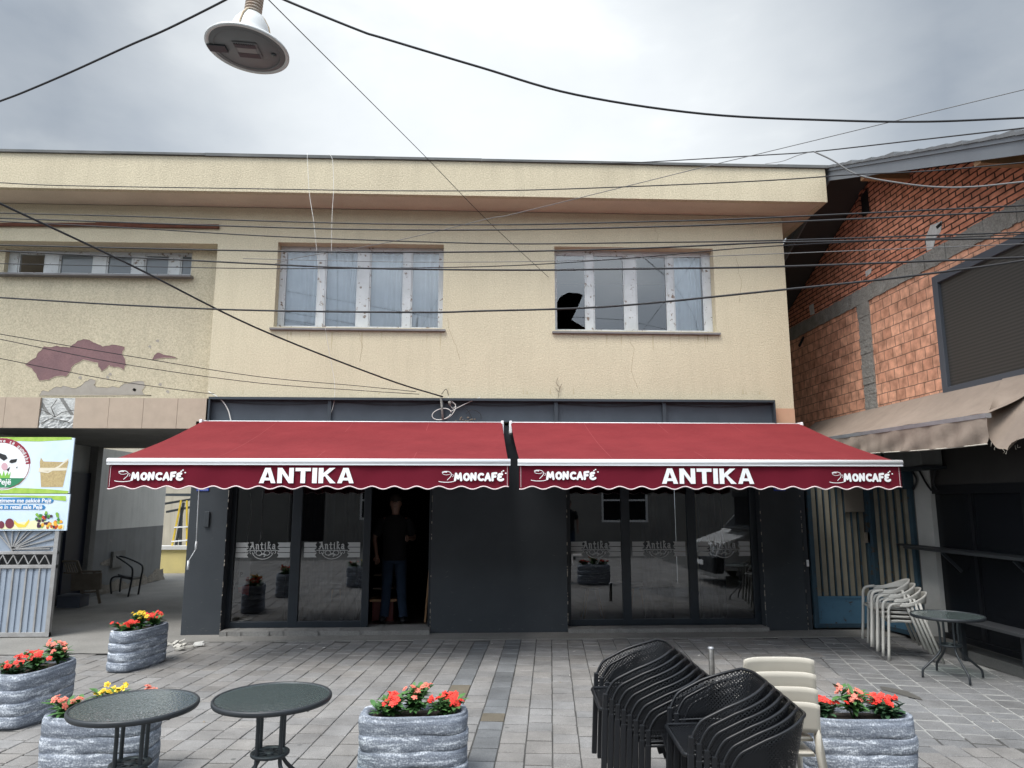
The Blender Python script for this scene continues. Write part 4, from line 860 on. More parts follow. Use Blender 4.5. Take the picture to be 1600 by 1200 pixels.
m = MB(); m.box(4.17, 5.5, 1.2, 1.24, 0, 2.6); m.build('backing_sheet', BLACKV, bg_)

# ================================================================== BRICK BUILDING (gable wall in the plane X = 5.15)
K = thing('brick_building', 'unfinished red brick building with concrete beams and a sloping grey roof', 'building', (5.15, 0, 0))
XB = 5.15
def ytop(y): return 5.80 - .40 * abs(y + .46) + .06
def wallx(mb, y0, y1, z0, z1, x0=XB, x1=XB + .22): mb.box(x0, x1, y0, y1, z0, z1)
YN = -5.2
m = MB(); ys = [YN + i * (3.2 - YN) / 60 for i in range(61)]
dkY0, dkY1, dkz0, dkz1 = -.34, -.10, 5.40, 5.78
prof = [(YN, 4.44), (3.2, 4.44), (3.2, ytop(3.2)), (-.46, ytop(-.46)), (YN, ytop(YN))]
def gable(z0f, hole):   # strips so the opening is a real hole
    mm = MB(); cuts = sorted({YN, -.46, 3.2, hole[0], hole[1]})
    for a, b in zip(cuts, cuts[1:]):
        if a >= hole[0] and b <= hole[1]: seg = [(4.44, 4.44, hole[2], hole[2]), (hole[3], hole[3], ytop(a), ytop(b))]
        else: seg = [(4.44, 4.44, ytop(a), ytop(b))]
        for (za, zb, zc, zd) in seg:
            mm.add([(XB, a, za), (XB, b, zb), (XB, b, zd), (XB, a, zc), (XB + .22, a, za), (XB + .22, b, zb), (XB + .22, b, zd), (XB + .22, a, zc)], [(0, 1, 2, 3)[::-1], (4, 5, 6, 7), (0, 4, 5, 1)[::-1], (3, 2, 6, 7), (0, 3, 7, 4), (1, 5, 6, 2)])
    return mm
gable(0, (dkY0, dkY1, dkz0, dkz1)).build('upper_brick_wall', BRU, K)
WY0, WY1, WZ0, WZ1 = -4.6, -1.50, 2.75, 4.12
m = MB()
for a, b, c, d in ((-1.50, -.14, 2.4, 4.25), (.13, 3.2, 2.4, 4.25), (YN, WY0, 2.4, 4.25), (WY0, WY1, 4.12, 4.25), (WY0, WY1, 2.4, WZ0)): wallx(m, a, b, c, d)
m.build('block_wall', BRB, K)
m = MB(); rg = random.Random(7)
def rough(mb, y0, y1, z0, z1, x0, n, jit, horiz):
    if horiz:
        for i in range(n): a = y0 + (y1 - y0) * i / n; b = y0 + (y1 - y0) * (i + 1) / n; mb.box(x0 - rg.uniform(0, .012), XB + .2, a, b, z0 - rg.uniform(0, jit), z1 + rg.uniform(0, jit))
    else:
        for i in range(n): a = z0 + (z1 - z0) * i / n; b = z0 + (z1 - z0) * (i + 1) / n; mb.box(x0 - rg.uniform(0, .012), XB + .2, y0 - rg.uniform(0, jit), y1 + rg.uniform(0, jit), a, b)
rough(m, YN, 3.2, 4.25, 4.44, XB - .012, 110, .016, True); m.build('concrete_beam', CONCR, K); m = MB(); rough(m, -.14, .13, 2.4, 4.24, XB - .012, 40, .012, False); m.build('concrete_column', CONCR, K); m = MB(); rough(m, -1.56, -1.50, 2.5, 3.5, XB - .01, 22, .03, False)
m.build('mortar_edge', CONCR, K)
m = MB(); A, Bq = at(1445, 340, X=XB), at(1468, 385, X=XB); q = [at(x, y, X=XB - .006) for x, y in ((1446, 372), (1454, 352), (1472, 345), (1470, 362), (1462, 372), (1458, 388), (1448, 392))]; m.add(q, [list(range(7))])
q = [at(x, y, X=XB - .006) for x, y in ((1264, 478), (1271, 474), (1273, 490), (1266, 493))]; m.add(q, [list(range(4))]); q = [at(x, y, X=XB - .006) for x, y in ((1352, 424), (1362, 418), (1361, 426), (1353, 433))]; m.add(q, [list(range(4))]); m.build('mortar_patch', BROKEN, K)
m = MB(); q = [at(x, y, X=XB - .009) for x, y in ((1462, 354), (1471, 346), (1471, 352), (1464, 358))]; m.add(q, [list(range(4))]); q = [at(x, y, X=XB - .008) for x, y in ((1247, 540), (1255, 524), (1257, 528), (1250, 543))]; m.add(q, [list(range(4))]); m.build('putlog_hole', BLACKV, K)
# window with louvred blind
m = MB(); fw = .09
m.box(XB - .03, XB + .05, WY1 - fw, WY1, WZ0, WZ1); m.box(XB - .03, XB + .05, WY0, WY0 + fw, WZ0, WZ1); m.box(XB - .03, XB + .05, WY0 + fw, WY1 - fw, WZ1 - fw, WZ1); m.box(XB - .03, XB + .05, WY0 + fw, WY1 - fw, WZ0, WZ0 + fw)
ww = m.build('window', mat('blue_grey_frame', (.06, .068, .082), rough=.5), K, bevel=.004); ww['label'] = 'wide window with a blue grey frame and a closed dark blind'
m = MB(); m.box(XB + .01, XB + .03, WY0 + fw, WY1 - fw, WZ0 + fw, WZ1 - fw); m.build('blind', LOUV, ww)
m = MB(); m.box(XB + .03, XB + .05, -.338, -.102, 5.402, 5.778); m.build('loft_inside', BLACKV, K)
# roof: two slopes over the gable, with a verge board
XV = 4.56
def roofz(y, o=0): return 5.80 + .10 - .40 * abs(y + .46) + o
m = MB(); YE = -6.0; YBk = 3.8
for (a, b) in ((YE, -.46), (-.46, YBk)):
    m.add([(XV + .02, a, roofz(a)), (XV + .02, b, roofz(b)), (12, b, roofz(b)), (12, a, roofz(a)), (XV + .02, a, roofz(a, .06)), (XV + .02, b, roofz(b, .06)), (12, b, roofz(b, .06)), (12, a, roofz(a, .06))], [(3, 2, 1, 0), (4, 5, 6, 7), (0, 1, 5, 4), (2, 3, 7, 6), (1, 2, 6, 5), (3, 0, 4, 7)])
rf = m.build('roof', mat('roof_underside', (.045, .042, .04), rough=.9), K)
m = MB(); rg = random.Random(21); n = 26
for (a, b) in ((-.46, YE), (-.46, YBk)):
    for i in range(n):
        y0 = a + (b - a) * i / n; y1 = a + (b - a) * (i + 1) / n; lift = rg.uniform(.008, .03)
        for r_ in range(2):
            x0 = XV - .03 + r_ * .30; dz = rg.uniform(0, .012)
            m.add([(x0, y0, roofz(y0, .075 + dz)), (x0, y1, roofz(y1, .075 + lift + dz)), (x0 + .31, y1, roofz(y1, .075 + lift + dz)), (x0 + .31, y0, roofz(y0, .075 + dz)), (x0, y0, roofz(y0, .055)), (x0, y1, roofz(y1, .06)), (x0 + .31, y1, roofz(y1, .06)), (x0 + .31, y0, roofz(y0, .055))], [(0, 1, 2, 3), (0, 4, 5, 1), (4, 0, 3, 7), (5, 6, 2, 1)])
    m.add([(XV + .5, a, roofz(a, .09)), (12, a, roofz(a, .09)), (12, b, roofz(b, .09)), (XV + .5, b, roofz(b, .09))], [(0, 1, 2, 3)])
m.build('tile', TILEROOF, rf)
m = MB()
for (a, b) in ((YE, -.46), (-.46, YBk)):
    for (o0, o1, xx) in ((-.12, .01, XV), (.012, .085, XV - .015)):
        m.add([(xx, a, roofz(a, o0)), (xx, b, roofz(b, o0)), (xx, b, roofz(b, o1)), (xx, a, roofz(a, o1)), (XV + .02, a, roofz(a, o0)), (XV + .02, b, roofz(b, o0)), (XV + .02, b, roofz(b, o1)), (XV + .02, a, roofz(a, o1))], [(0, 1, 2, 3), (7, 6, 5, 4), (0, 4, 5, 1), (3, 2, 6, 7), (0, 3, 7, 4), (1, 5, 6, 2)])
m.build('verge_board', VERGE, rf)
for y in (-1.25, -3.15, -4.9):
    m = MB(); m.box(XV + .03, XB + .1, y, y + .09, roofz(y, -.14), roofz(y, -.02)); m.build('purlin', WOODL, rf)
m = MB(); m.box(XB + .01, 12, 3.0, 3.2, 0, 4.6); m.box(XB + .23, 12, YN, YN + .2, 0, 4.0); m.build('rear_wall', BRB, K)
# ground floor: white pier, dark shop front with counter ledges
m = MB(); m.box(XB, XB + .3, -1.06, -.76, 0, 2.45); m.build('white_pier', mat('white_render', (.46, .46, .44), (.36, .36, .34), ns=2.5, rough=.9, peel=((.2, .18, .15), .70, 6)), K)
m = MB(); m.box(XB, XB + .2, -.76, 3, 0, 2.4); m.build('side_wall', CONCD, K)
m = MB(); m.box(XB + .02, XB + .2, YN, -.96, 1.78, 2.4); m.build('shop_lintel', mat('brown_render', (.035, .032, .03), (.022, .02, .019), ns=3, rough=.9), K)
m = MB(); m.box(XB + .9, XB + 1.0, YN, -.96, .1, 1.78); m.box(XB + .2, XB + 1.0, -1.0, -.96, 0, 1.8); m.build('shop_interior', BLACKV, K)
sf = MB()
for y in (-.98, -1.65, -2.4, -3.2, -4.2): sf.box(XB + .03, XB + .08, y - .05, y, .1, 1.78)
sf.box(XB + .02, XB + .09, YN, -.97, 1.68, 1.779); sf.box(XB + .02, XB + .09, YN, -.97, .10, .16); sfo = sf.build('shop_window', mat('black_frame', (.008, .009, .011), rough=.4), K); sfo['label'] = 'dark shop window under the brown awning'
SHOPG = mat('dark_shop_glass', (.008, .009, .011), rough=.25, spec=.25)
m = MB(); m.add([(XB + .055, YN, .15), (XB + .055, -1, .15), (XB + .055, -1, 1.7), (XB + .055, YN, 1.7)], [(0, 1, 2, 3)]); m.build('pane', SHOPG, sfo)
m = MB(); m.box(XB - .22, XB + .02, YN, -.80, 1.055, 1.085); m.box(XB - .10, XB, -2.0, -.45, 1.07, 1.09); m.build('counter_board', mat('dark_board', (.022, .024, .026), rough=.5), K, bevel=.004)
for y in (-1.45, -2.5, -3.6): m = MB(); m.bar((XB + .02, y, .85), (XB - .18, y, 1.05), .02, .03); m.build('counter_bracket', BLKM, K)
m = MB(); m.box(XB - .20, XB + .3, YN, -.98, 0, .10); m.build('shop_step', CONCD, K)
bench = thing('bench', 'narrow dark bench standing along the dark shop front at right', 'bench', (4.95, -2.4, 0))
m = MB(); m.box(4.80, 5.02, -3.6, -1.55, .40, .43); m.build('seat', mat('grey_board', (.035, .037, .04), rough=.6), bench, bevel=.004)
for y in (-1.75, -2.6, -3.45): m = MB(); m.box(4.90, 4.94, y, y + .04, .0, .40); m.build('leg', BLKM, bench)
# boxes and pipes hanging on the wall under the brown awning
ac = thing('air_conditioner', 'shaded metal air conditioner box under the brown awning above the white pier', 'air conditioner', at(1440, 716, X=XB))
a, b = at(1412, 700, X=XB), at(1475, 728, X=XB); m = MB(); m.box(XB - .26, XB - .01, b.y, a.y, b.z, a.z + .14); m.build('casing', mat('dull_metal', (.16, .165, .16), (.12, .12, .115), ns=5, rough=.6), ac, bevel=.01)
m = MB(); m.box(XB - .28, XB, b.y - .04, a.y + .04, b.z - .04, b.z - .002); m.build('shelf', BLKM, ac)
m = MB()
for pp in (((1425, 735), (1432, 750), (1427, 765)), ((1436, 735), (1447, 755), (1455, 766)), ((1462, 735), (1459, 752), (1465, 768))): m.tube(crom([at(x, y, X=XB - .03) for x, y in pp]), .012, 6)
m.build('pipe', CABLE, ac)
m = MB(); a, b = at(1409, 733, X=XB - .02), at(1427, 764, X=XB - .02); m.box(XB - .14, XB - .005, b.y, a.y, b.z, a.z); tag(m.build('junction_box', mat('navy_box', (.02, .04, .055), rough=.5), bevel=.01), 'dark blue box on the wall behind the tip of the right red awning', 'box')
# brown awning
BA = thing('brown_awning', 'faded brown awning with wrinkled valance and galvanised front bar on brick building', 'awning', (4.8, -1.2, 2.5))
ya, yb_ = 1.6, -3.08; bar = lambda y: Vector((4.45, y, 2.39 + (y + .2) * .0163))
m = MB(); m.grid(lambda u, v: (lambda A_, B_: A_.lerp(B_, v) + Vector((0, 0, -.07 * math.sin(math.pi * v) + .02 * math.sin(u * 13) * math.sin(math.pi * v) + .012 * math.sin(u * 29 + v * 5) * v)))(Vector((XB - .01, ya + (yb_ - ya) * u, 2.80)), bar(ya + (yb_ - ya) * u) + Vector((0.0, 0, .015))), 70, 12); m.build('canopy', BROWN, BA)
m = MB(); m.bar(bar(ya), bar(yb_), .05, .04, up=(0, 0, 1)); m.build('front_bar', GALV, BA)
m = MB(); rg = random.Random(9)
m.grid(lambda u, v: (lambda y: bar(y) + Vector((-.02 + (.012 * math.sin(u * 70 + 3 * v) + .010 * math.sin(u * 41 + 6 * v) + .006 * math.sin(u * 133)) * (.25 + v) - .02 * v, 0, -.02 - (.225 + .01 * math.sin(u * 9)) * v)))(ya + (yb_ - ya) * u), 260, 8); m.build('valance', BROWN, BA)
m = MB(); m.tube([bar(ya + (yb_ - ya) * i / 80) + Vector((-.042, 0, -.248 - .01 * math.sin(i / 80 * 9))) for i in range(81)], .006, 5); m.build('piping', mat('pale_piping', (.45, .42, .36), rough=.9), BA)
for y in (-.6, -2.8): m = MB(); m.bar((XB, y, 2.3), bar(y) + Vector((.02, 0, -.02)), .03, .03); m.build('arm', BLKM, BA)
BF = thing('torn_awning', 'drooping torn brown awning cloth hanging at the far right edge', 'awning', (4.7, -3.6, 2.4))
XF = 4.62
cl = {'a': at(1543, 654, X=4.47), 'b': at(1547, 690, X=4.47), 'c': at(1573, 704, X=4.43), 'd': at(1602, 686, X=4.40), 'e': at(1640, 676, X=4.40)}
top_ = [(XB - .01, -2.4, 2.80), (XB - .01, -2.9, 2.80), (XB - .01, -3.5, 2.80), (XB - .01, -4.2, 2.80), (XB - .01, -4.9, 2.80)]; bot_ = [cl['a'], cl['b'], cl['c'], cl['d'], cl['e'] + Vector((0, -1.0, .1))]
tc_ = crom(top_, 8); bc_ = crom(bot_, 8)
m = MB(); n = len(tc_) - 1; m.grid(lambda u, v: tc_[round(u * n)].lerp(bc_[round(u * n)], v) + Vector((.02 * math.sin(u * 11 + v * 4) * v, 0, .03 * math.sin(math.pi * v) * 1 + .012 * math.sin(u * 24 + v * 3) * v)), n, 14); m.build('canopy', BROWN, BF)
m = MB(); rg = random.Random(5)
for (x, y) in ((1549, 691), (1556, 696), (1566, 701), (1573, 704), (1586, 696), (1590, 694)):
    A = at(x, y, X=4.44); m.tube([A, A + Vector((0, rg.uniform(-.03, .03), -.03)), A + Vector((0, rg.uniform(-.03, .03), -rg.uniform(.02, .04)))], .0016, 4)
m.build('fringe', mat('pale_thread', (.4, .36, .3)), BF)

# ================================================================== STREET LAMP overhead
LC = at(386.5, 80, Y=-5.1); LS = .245
lp = thing('street_lamp', 'round white rust streaked street lamp hanging overhead at upper left', 'street lamp', LC); lp.rotation_euler = (0, R(4), 0)
LW = mat('lamp_enamel', (.62, .63, .62), (.50, .50, .48), ns=4, rough=.35, peel=((.34, .17, .07), .68, 7), spec=.5)
m = MB(); m.lathe([(.0001, .012), (LS * .90, .012), (LS * .93, .004), (LS, .006), (LS * 1.0, .016), (LS * .95, .03), (LS * .62, .05), (LS * .56, .062), (LS * .56, .075), (LS * .50, .085), (LS * .47, .13), (LS * .40, .185), (LS * .27, .235), (LS * .17, .25), (.0001, .25)], n=56); m.build('lamp_shade', LW, lp, world=False)
LD = mat('lamp_underside', (.20, .20, .20), (.17, .17, .17), ns=3, rough=.6)
m = MB(); m.lathe([(.0001, .008), (LS * .90, .008), (LS * .90, .013)], n=56); m.lathe([(LS * .78, .0075), (LS * .785, .003), (LS * .795, .003), (LS * .80, .0075)], n=56); m.build('underside', LD, lp, world=False)
m = MB(); m.box(-.07, .08, -.085, .065, -.006, .006); m.build('lens_frame', LD, lp, world=False, bevel=.006)
m = MB(); m.box(-.06, .07, .01, .055, -.008, -.0065); m.box(-.06, .07, -.075, -.04, -.008, -.0065)
for k in range(9): m.box(-.055 + k * .014, -.05 + k * .014, -.08, -.062, -.011, -.006)
m.box(-.235, -.125, -.035, .03, -.004, .006); m.lathe([(.0001, -.001), (.016, -.001), (.016, .006)], c=(.155, .02, 0), n=16); m.build('lens', mat('lamp_dark', (.05, .06, .065), rough=.3), lp, world=False)
m = MB(); m.box(-.05, .06, -.038, .008, -.0075, -.0065); m.build('diode_panel', mat('diode_grey', (.24, .24, .23), rough=.4), lp, world=False)
m = MB()
for a_ in (-100, 20, 140): m.tube([(math.cos(R(a_)) * r_, math.sin(R(a_)) * r_, z_) for r_, z_ in ((LS * .575, .07), (LS * .51, .10), (LS * .48, .135), (LS * .41, .19), (LS * .28, .238), (.05, .255))], .006, 6)
m.build('rib', mat('rusty_rib', (.36, .24, .12), (.52, .47, .38), ns=18, rough=.7), lp, world=False)
m = MB()
for k in range(9): m.lathe([(.036, .25 + k * .02), (.052, .256 + k * .02), (.052, .262 + k * .02), (.036, .268 + k * .02)], n=22)
m.lathe([(.034, .24), (.034, .55)], n=18); m.tube([(0, 0, .55), (0, 0, 1.1)], .02, 10); m.build('spring_mount', mat('rusty_coil', (.34, .24, .17), (.46, .43, .38), ns=16, rough=.7, metal=.2), lp, world=False)

# ================================================================== CABLES
def wire(lab, pts, Y0, Y1, r, m_=None, ext=True, name='overhead_cable', yfn=None, group='cables across the street'):
    xs_ = [p[0] for p in pts]; a, b = xs_[0], xs_[-1]
    w = []
    for p in pts:
        t = (p[0] - a) / (b - a) if b != a else 0
        Y = Y0 + (Y1 - Y0) * t if yfn is None else yfn(p)
        w.append(at(p[0], p[1], Y=Y))
    w = crom(w, 7); r = r * .86
    if ext:
        if ext in (True, 'l') and a <= 1: w = [w[0] + (w[0] - w[1]).normalized() * 6] + w
        if ext in (True, 'r') and b >= 1599: w = w + [w[-1] + (w[-1] - w[-2]).normalized() * 1.3]
    q = MB(); q.tube(w, r, 6); return tag(q.build(name, m_ or CABLE), lab, 'cable', group)
LY, RY = -1.2, -4.1
wire('thick black cable sloping down to the left from beside the hanging lamp', [(0, 158), (37, 144), (112, 112), (202, 71), (262, 45), (352, 0), (370, -12)], -4.2, -5.1, .0085, ext='l')
wire('thick black cable sagging across the sky from the lamp to the right', [(420, -14), (445, 0), (560, 47), (600, 60), (750, 105), (900, 148), (1100, 178), (1300, 188), (1450, 190), (1600, 184)], -5.1, -4.6, .0085, ext='r')
wire('thin cable running diagonally from the lamp to a hook between the upper windows', [(410, -12), (420, 0), (660, 240), (760, 343), (857, 433)], -5.0, -.01, .0042, ext=False)
wire('thin cable rising to the right across the sky from the left window', [(430, 412), (470, 402), (615, 377), (762, 342), (800, 335), (975, 292), (1120, 256), (1200, 237), (1600, 140)], -.9, RY, .0042, CABLEG, ext='r')
wire('cable leaving the roof edge and crossing the sky toward the brick building', [(940, 255), (995, 254), (1200, 242), (1272, 237), (1424, 220), (1600, 200)], -.6, RY, .007, ext='r')
wire('cable crossing the whole yellow roof fascia', [(0, 285.5), (100, 290), (400, 295), (600, 298), (800, 297.5), (1000, 291), (1200, 282), (1330, 273), (1455, 267), (1600, 254)], LY, RY, .006)
wire('upper cable of the bundle, running just below the roof soffit', [(0, 333), (200, 338), (400, 345), (600, 350), (800, 351), (1025, 346), (1180, 341), (1600, 321)], LY, RY, .0075)
wire('cable running close under the uppermost bundle cable', [(0, 341), (400, 354.5), (600, 359), (800, 359), (1000, 355), (1180, 349), (1600, 330)], LY - .1, RY - .05, .0085)
wire('cable touching the lintels of the upper windows', [(0, 346), (200, 356), (400, 368), (600, 376), (800, 381), (1000, 379), (1200, 376), (1600, 363)], LY, RY, .007)
wire('taut cable along the top rail of the upper windows', [(0, 383), (400, 392), (600, 394), (800, 393), (1000, 388), (1180, 380), (1300, 377), (1600, 372)], LY - .2, RY, .009)
wire('heavy cable crossing the upper panes of the two big windows', [(0, 392), (200, 402), (400, 412), (560, 419), (800, 422), (1000, 420), (1200, 417), (1400, 410), (1600, 402)], LY, RY - .1, .010)
wire('thin cable crossing the low strip window near its sill', [(0, 412), (200, 416), (400, 419.5), (600, 419), (800, 415), (1000, 402), (1200, 385), (1600, 366)], LY + .1, RY, .0055)
wire('grey thin cable in front of the middle of the big windows', [(380, 404), (600, 409), (800, 409), (1000, 404), (1200, 397), (1600, 381)], LY - .4, RY + .1, .004, CABLEG, ext='r')
wire('lowest heavy cable, sagging below the sills and rising over the brick wall', [(0, 465), (200, 477), (400, 485), (650, 488), (750, 486), (950, 479), (1200, 455), (1375, 437), (1525, 418), (1600, 407)], LY - .2, RY - .1, .0105)
wire('heavy cable coming down diagonally to the bracket above the awning', [(0, 318), (200, 412), (400, 512), (600, 591), (692, 620)], -3.4, -.14, .011, ext='l')
wire('upper thin cable falling across the mauve patch', [(0, 522), (200, 556), (400, 588), (560, 603), (650, 612)], -2.2, -.14, .0048, ext='l')
wire('lower thin cable falling across the mauve patch', [(0, 530), (200, 570), (400, 598), (560, 610), (655, 616)], -2.0, -.14, .0048, ext='l')
wire('thin cable falling past the grey patches to the fascia corner', [(0, 560), (100, 580), (200, 598), (310, 613), (335, 615)], -1.6, -.10, .0048, ext='l')
wire('grey cable looping down over the upper bricks from the roof edge', [(1272, 237), (1300, 250), (1340, 273), (1400, 285), (1460, 292), (1520, 292), (1600, 284)], -3.3, -4.2, .008, CABLEG, ext='r')
wire('short curled cable end on the roof corner of the yellow building', [(1196, 256), (1222, 252), (1246, 243), (1268, 237)], -.7, -3.2, .004, CABLEG, ext=False)
Yd = lambda p: -.56 if p[1] < 350 else max(-.56 + (p[1] - 350) / 230 * .48, -.56) if p[1] < 580 else -.08
def drop(lab, pts):
    w = crom([at(x, y, Y=Yd((x, y))) for x, y in pts], 5); q = MB(); q.tube(w, .0031, 5); tag(q.build('hanging_cord', CABLEW), lab, 'cord', 'white cords hanging from the roof edge')
drop('white cord hanging from the roof edge down past the left window to the fascia', [(480, 239), (481, 262), (483, 298), (486, 320), (490, 345), (495, 392), (500, 440), (505, 490), (511, 530), (519, 575), (523, 600), (522, 628), (515, 652)])
drop('white cord hanging from the roof edge, ending in the left window', [(514, 240), (519, 248), (521, 272), (521, 300), (519, 335), (518, 372), (518, 398)])
q = MB(); q.tube(crom([at(x, y, Y=-.08) for x, y in ((326, 612), (345, 624), (356, 640), (361, 658))]), .007, 6); tag(q.build('hanging_cord', CABLEW), 'short white cable curving onto the left end of the fascia', 'cord')
q = MB(); q.tube(crom([at(x, y, Y=-2.0 + i * .6) for i, (x, y) in enumerate(((1205, 640), (1240, 655), (1300, 668)))]), .004, 5)

# ================================================================== PLANTERS
def planter(cx, cy, ang, lab, seed, W=.64, D=.32, H=.375):
    p = thing('planter', lab, 'planter', (cx, cy, 0), 'rough grey planters with flowers'); rg = random.Random(seed)
    def ring(s, z, k):
        o = []
        for i in range(56):
            a = 2 * math.pi * i / 56; ca, sa = math.cos(a), math.sin(a); n = 3.2
            r = (abs(ca) ** n + abs(sa) ** n) ** (-1 / n)
            wob = 1 + .012 * math.sin(3 * a + k * 1.3 + seed) + .008 * math.sin(7 * a + k)
            o.append((ca * r * W / 2 * s * wob, sa * r * D / 2 * s * wob, z))
        return o
    bands = [(.90, 0), (.93, .012)]; nb = 4; z = .015
    for b_ in range(nb):
        h = (H - .03) / nb
        for t, s_ in ((0, .966), (.05, .988), (.3, 1.0), (.7, 1.002), (.94, .988), (1, .966)): bands.append((s_ + rg.uniform(-.006, .006), z + h * t - (.004 if t == 1 else 0)))
        z += h
    bands += [(.97, H - .008), (.955, H), (.90, H + .002), (.84, H - .006), (.82, H - .05)]
    m = MB(); vs = []; fs = []
    for k, (s_, z_) in enumerate(bands): vs += [(a, b, c + (.004 * math.sin(a * 9 + k) + .003 * math.sin(a * 23) if 2 < k < 25 else 0)) for a, b, c in ring(s_, z_, k * .35)]
    for k in range(len(bands) - 1):
        for i in range(56): fs.append((k * 56 + i, k * 56 + (i + 1) % 56, (k + 1) * 56 + (i + 1) % 56, (k + 1) * 56 + i))
    m.add(vs, fs, True); m.build('pot', PLANT, p, world=False)
    m = MB(); q = ring(.83, H - .04, 0); m.add([(0, 0, H - .03)] + q, [(0, i + 1, (i + 1) % 56 + 1) for i in range(56)]); m.build('soil', SOIL, p, world=False)
    p.rotation_euler = (0, 0, R(ang)); return p
def leafblade(m, base, d, L_, wd, droop, mi=0):
    d = d.normalized(); side = d.cross(Vector((0, 0, 1)));
    if side.length < .1: side = Vector((1, 0, 0))
    side.normalize(); pts = []
    for t, w_ in ((0, .12), (.3, .85), (.6, 1), (.85, .55), (1, .02)):
        c = base + d * L_ * t + Vector((0, 0, -droop * t * t)); pts += [c - side * wd * w_ / 2 + Vector((0, 0, .15 * wd * w_)), c, c + side * wd * w_ / 2 + Vector((0, 0, .15 * wd * w_))]
    m.add(pts, [(3 * i + a, 3 * i + 3 + a, 3 * i + 4 + a, 3 * i + 1 + a) for i in range(4) for a in (0, 1)], True, mi)
def flower(m, c, r, nrm, rg, petals=5, layers=1):
    nrm = nrm.normalized(); x = nrm.orthogonal().normalized(); y = nrm.cross(x)
    for ly in range(layers):
        rr = r * (1 - .3 * ly)
        for k in range(petals):
            a = 2 * math.pi * (k + ly * .5) / petals + rg.uniform(-.15, .15); d = x * math.cos(a) + y * math.sin(a); s_ = nrm.cross(d); up = nrm * (r * (.15 + .35 * ly))
            m.add([c + up * .3, c + d * rr * .45 - s_ * rr * .36 + up * .8, c + d * rr * .95 - s_ * rr * .30 + up * .5, c + d * rr * 1.08 + up * .35, c + d * rr * .95 + s_ * rr * .30 + up * .5, c + d * rr * .45 + s_ * rr * .36 + up * .8, c + d * rr * .6 + up * .55], [(0, 1, 6), (1, 2, 6), (2, 3, 6), (3, 4, 6), (4, 5, 6), (5, 0, 6)], True)
def plant(c, kind, lab, seed, h=.11, spread=.09, nl=46, nf=9):
    rg = random.Random(seed); c = Vector(c)
    t = thing('flowering_plant', lab, 'flower', c, 'bedding plants in the planters')
    lm = LEAFD if kind == 'red' and seed % 2 else LEAF
    fm = {'red': REDF, 'coral': PINKF, 'yellow': YELF}[kind]
    st = MB(); lf = MB(); fl = MB(); tips = []
    for k in range(11):
        a = rg.uniform(0, 6.28); rr = spread * rg.uniform(.2, .8); tip = Vector((math.cos(a) * rr, math.sin(a) * rr, h * rg.uniform(.6, 1.0))); tips.append(tip)
        st.tube([(0, 0, 0), tip * .5 + Vector((0, 0, .01)), tip], .0028, 5)
    for k in range(nl):
        tp = rg.choice(tips); b = tp * rg.uniform(.25, 1); a = rg.uniform(0, 6.28); d = Vector((math.cos(a), math.sin(a), rg.uniform(-.1, .9)))
        leafblade(lf, b, d, rg.uniform(.05, .095), rg.uniform(.022, .038), rg.uniform(.004, .02))
    for k in range(nf):
        tp = rg.choice(tips); a = rg.uniform(0, 6.28); p = tp + Vector((math.cos(a), math.sin(a), 0)) * rg.uniform(0, spread * .45) + Vector((0, 0, rg.uniform(.0, .035)))
        flower(fl, p, rg.uniform(.017, .024), Vector((rg.uniform(-.6, .6), rg.uniform(-1, .1), rg.uniform(.3, 1))), rg, 5, 3 if kind == 'yellow' else 2)
    st.build('stem', LEAF, t, world=False); lf.build('foliage', lm, t, world=False); fl.build('blossom', fm, t, world=False)
    return t
HS = .335
PL = [((-.39, -4.60), 2, 'planter in the centre foreground between the left glass tables and the black chairs'),
      ((2.20, -4.76), -3, 'planter in the right foreground beside the beige chair stack'),
      ((-2.22, -4.55), 0, 'planter partly hidden behind the leftmost glass table'),
      ((-3.34, -3.32), 84, 'planter cut off by the left edge of the photo'),
      ((-3.37, -1.62), 78, 'planter standing farthest back, in front of the passage')]
for i, ((x, y), a, l_) in enumerate(PL): planter(x, y, a, 'grey brushed ' + l_, i + 1)
def inpl(i, u, v=0): (x, y), a, _ = PL[i]; q = rotz((u, v, 0), R(a)); return (x + q.x, y + q.y, HS)
PS = [(0, -.17, 0, 'red', .10, 'bright red flowers at the left end of the centre planter'), (0, .0, 0, 'coral', .16, 'tall coral flowered plant in the middle of the centre planter'), (0, .18, 0, 'red', .10, 'red flowers at the right end of the centre planter'),
      (1, -.20, 0, 'red', .10, 'red flowers at the left end of the right foreground planter'), (1, -.01, 0, 'coral', .17, 'tall light leaved coral plant in the middle of the right foreground planter'), (1, .19, 0, 'red', .10, 'dense red flowers at the right end of the right foreground planter'),
      (2, -.20, 0, 'coral', .10, 'coral flowers at the left end of the planter behind the glass table'), (2, -.0, .03, 'yellow', .15, 'bright yellow flowers in the planter behind the glass table'), (2, .2, .06, 'coral', .12, 'pinkish bloom just showing over the leftmost glass table'),
      (3, -.22, .02, 'red', .10, 'bright red flowers at the near end of the left edge planter'), (3, -.02, 0, 'red', .12, 'bright red flowers in the middle of the left edge planter'), (3, .2, -.02, 'coral', .16, 'coral flowers at the far end of the left edge planter'),
      (4, -.20, 0, 'red', .09, 'red flowers at the near end of the farthest planter'), (4, -.02, -.02, 'yellow', .15, 'yellow flower with leafy shoots in the farthest planter'), (4, .19, 0, 'red', .12, 'dark red flowers at the far end of the farthest planter')]
for i, (p_, u, v, k, h, l_) in enumerate(PS): plant(inpl(p_, u, v), k, l_, 20 + i, h, .125 if h < .13 else .10, 130 if h < .13 else 150, 20 if k == 'red' else 15)

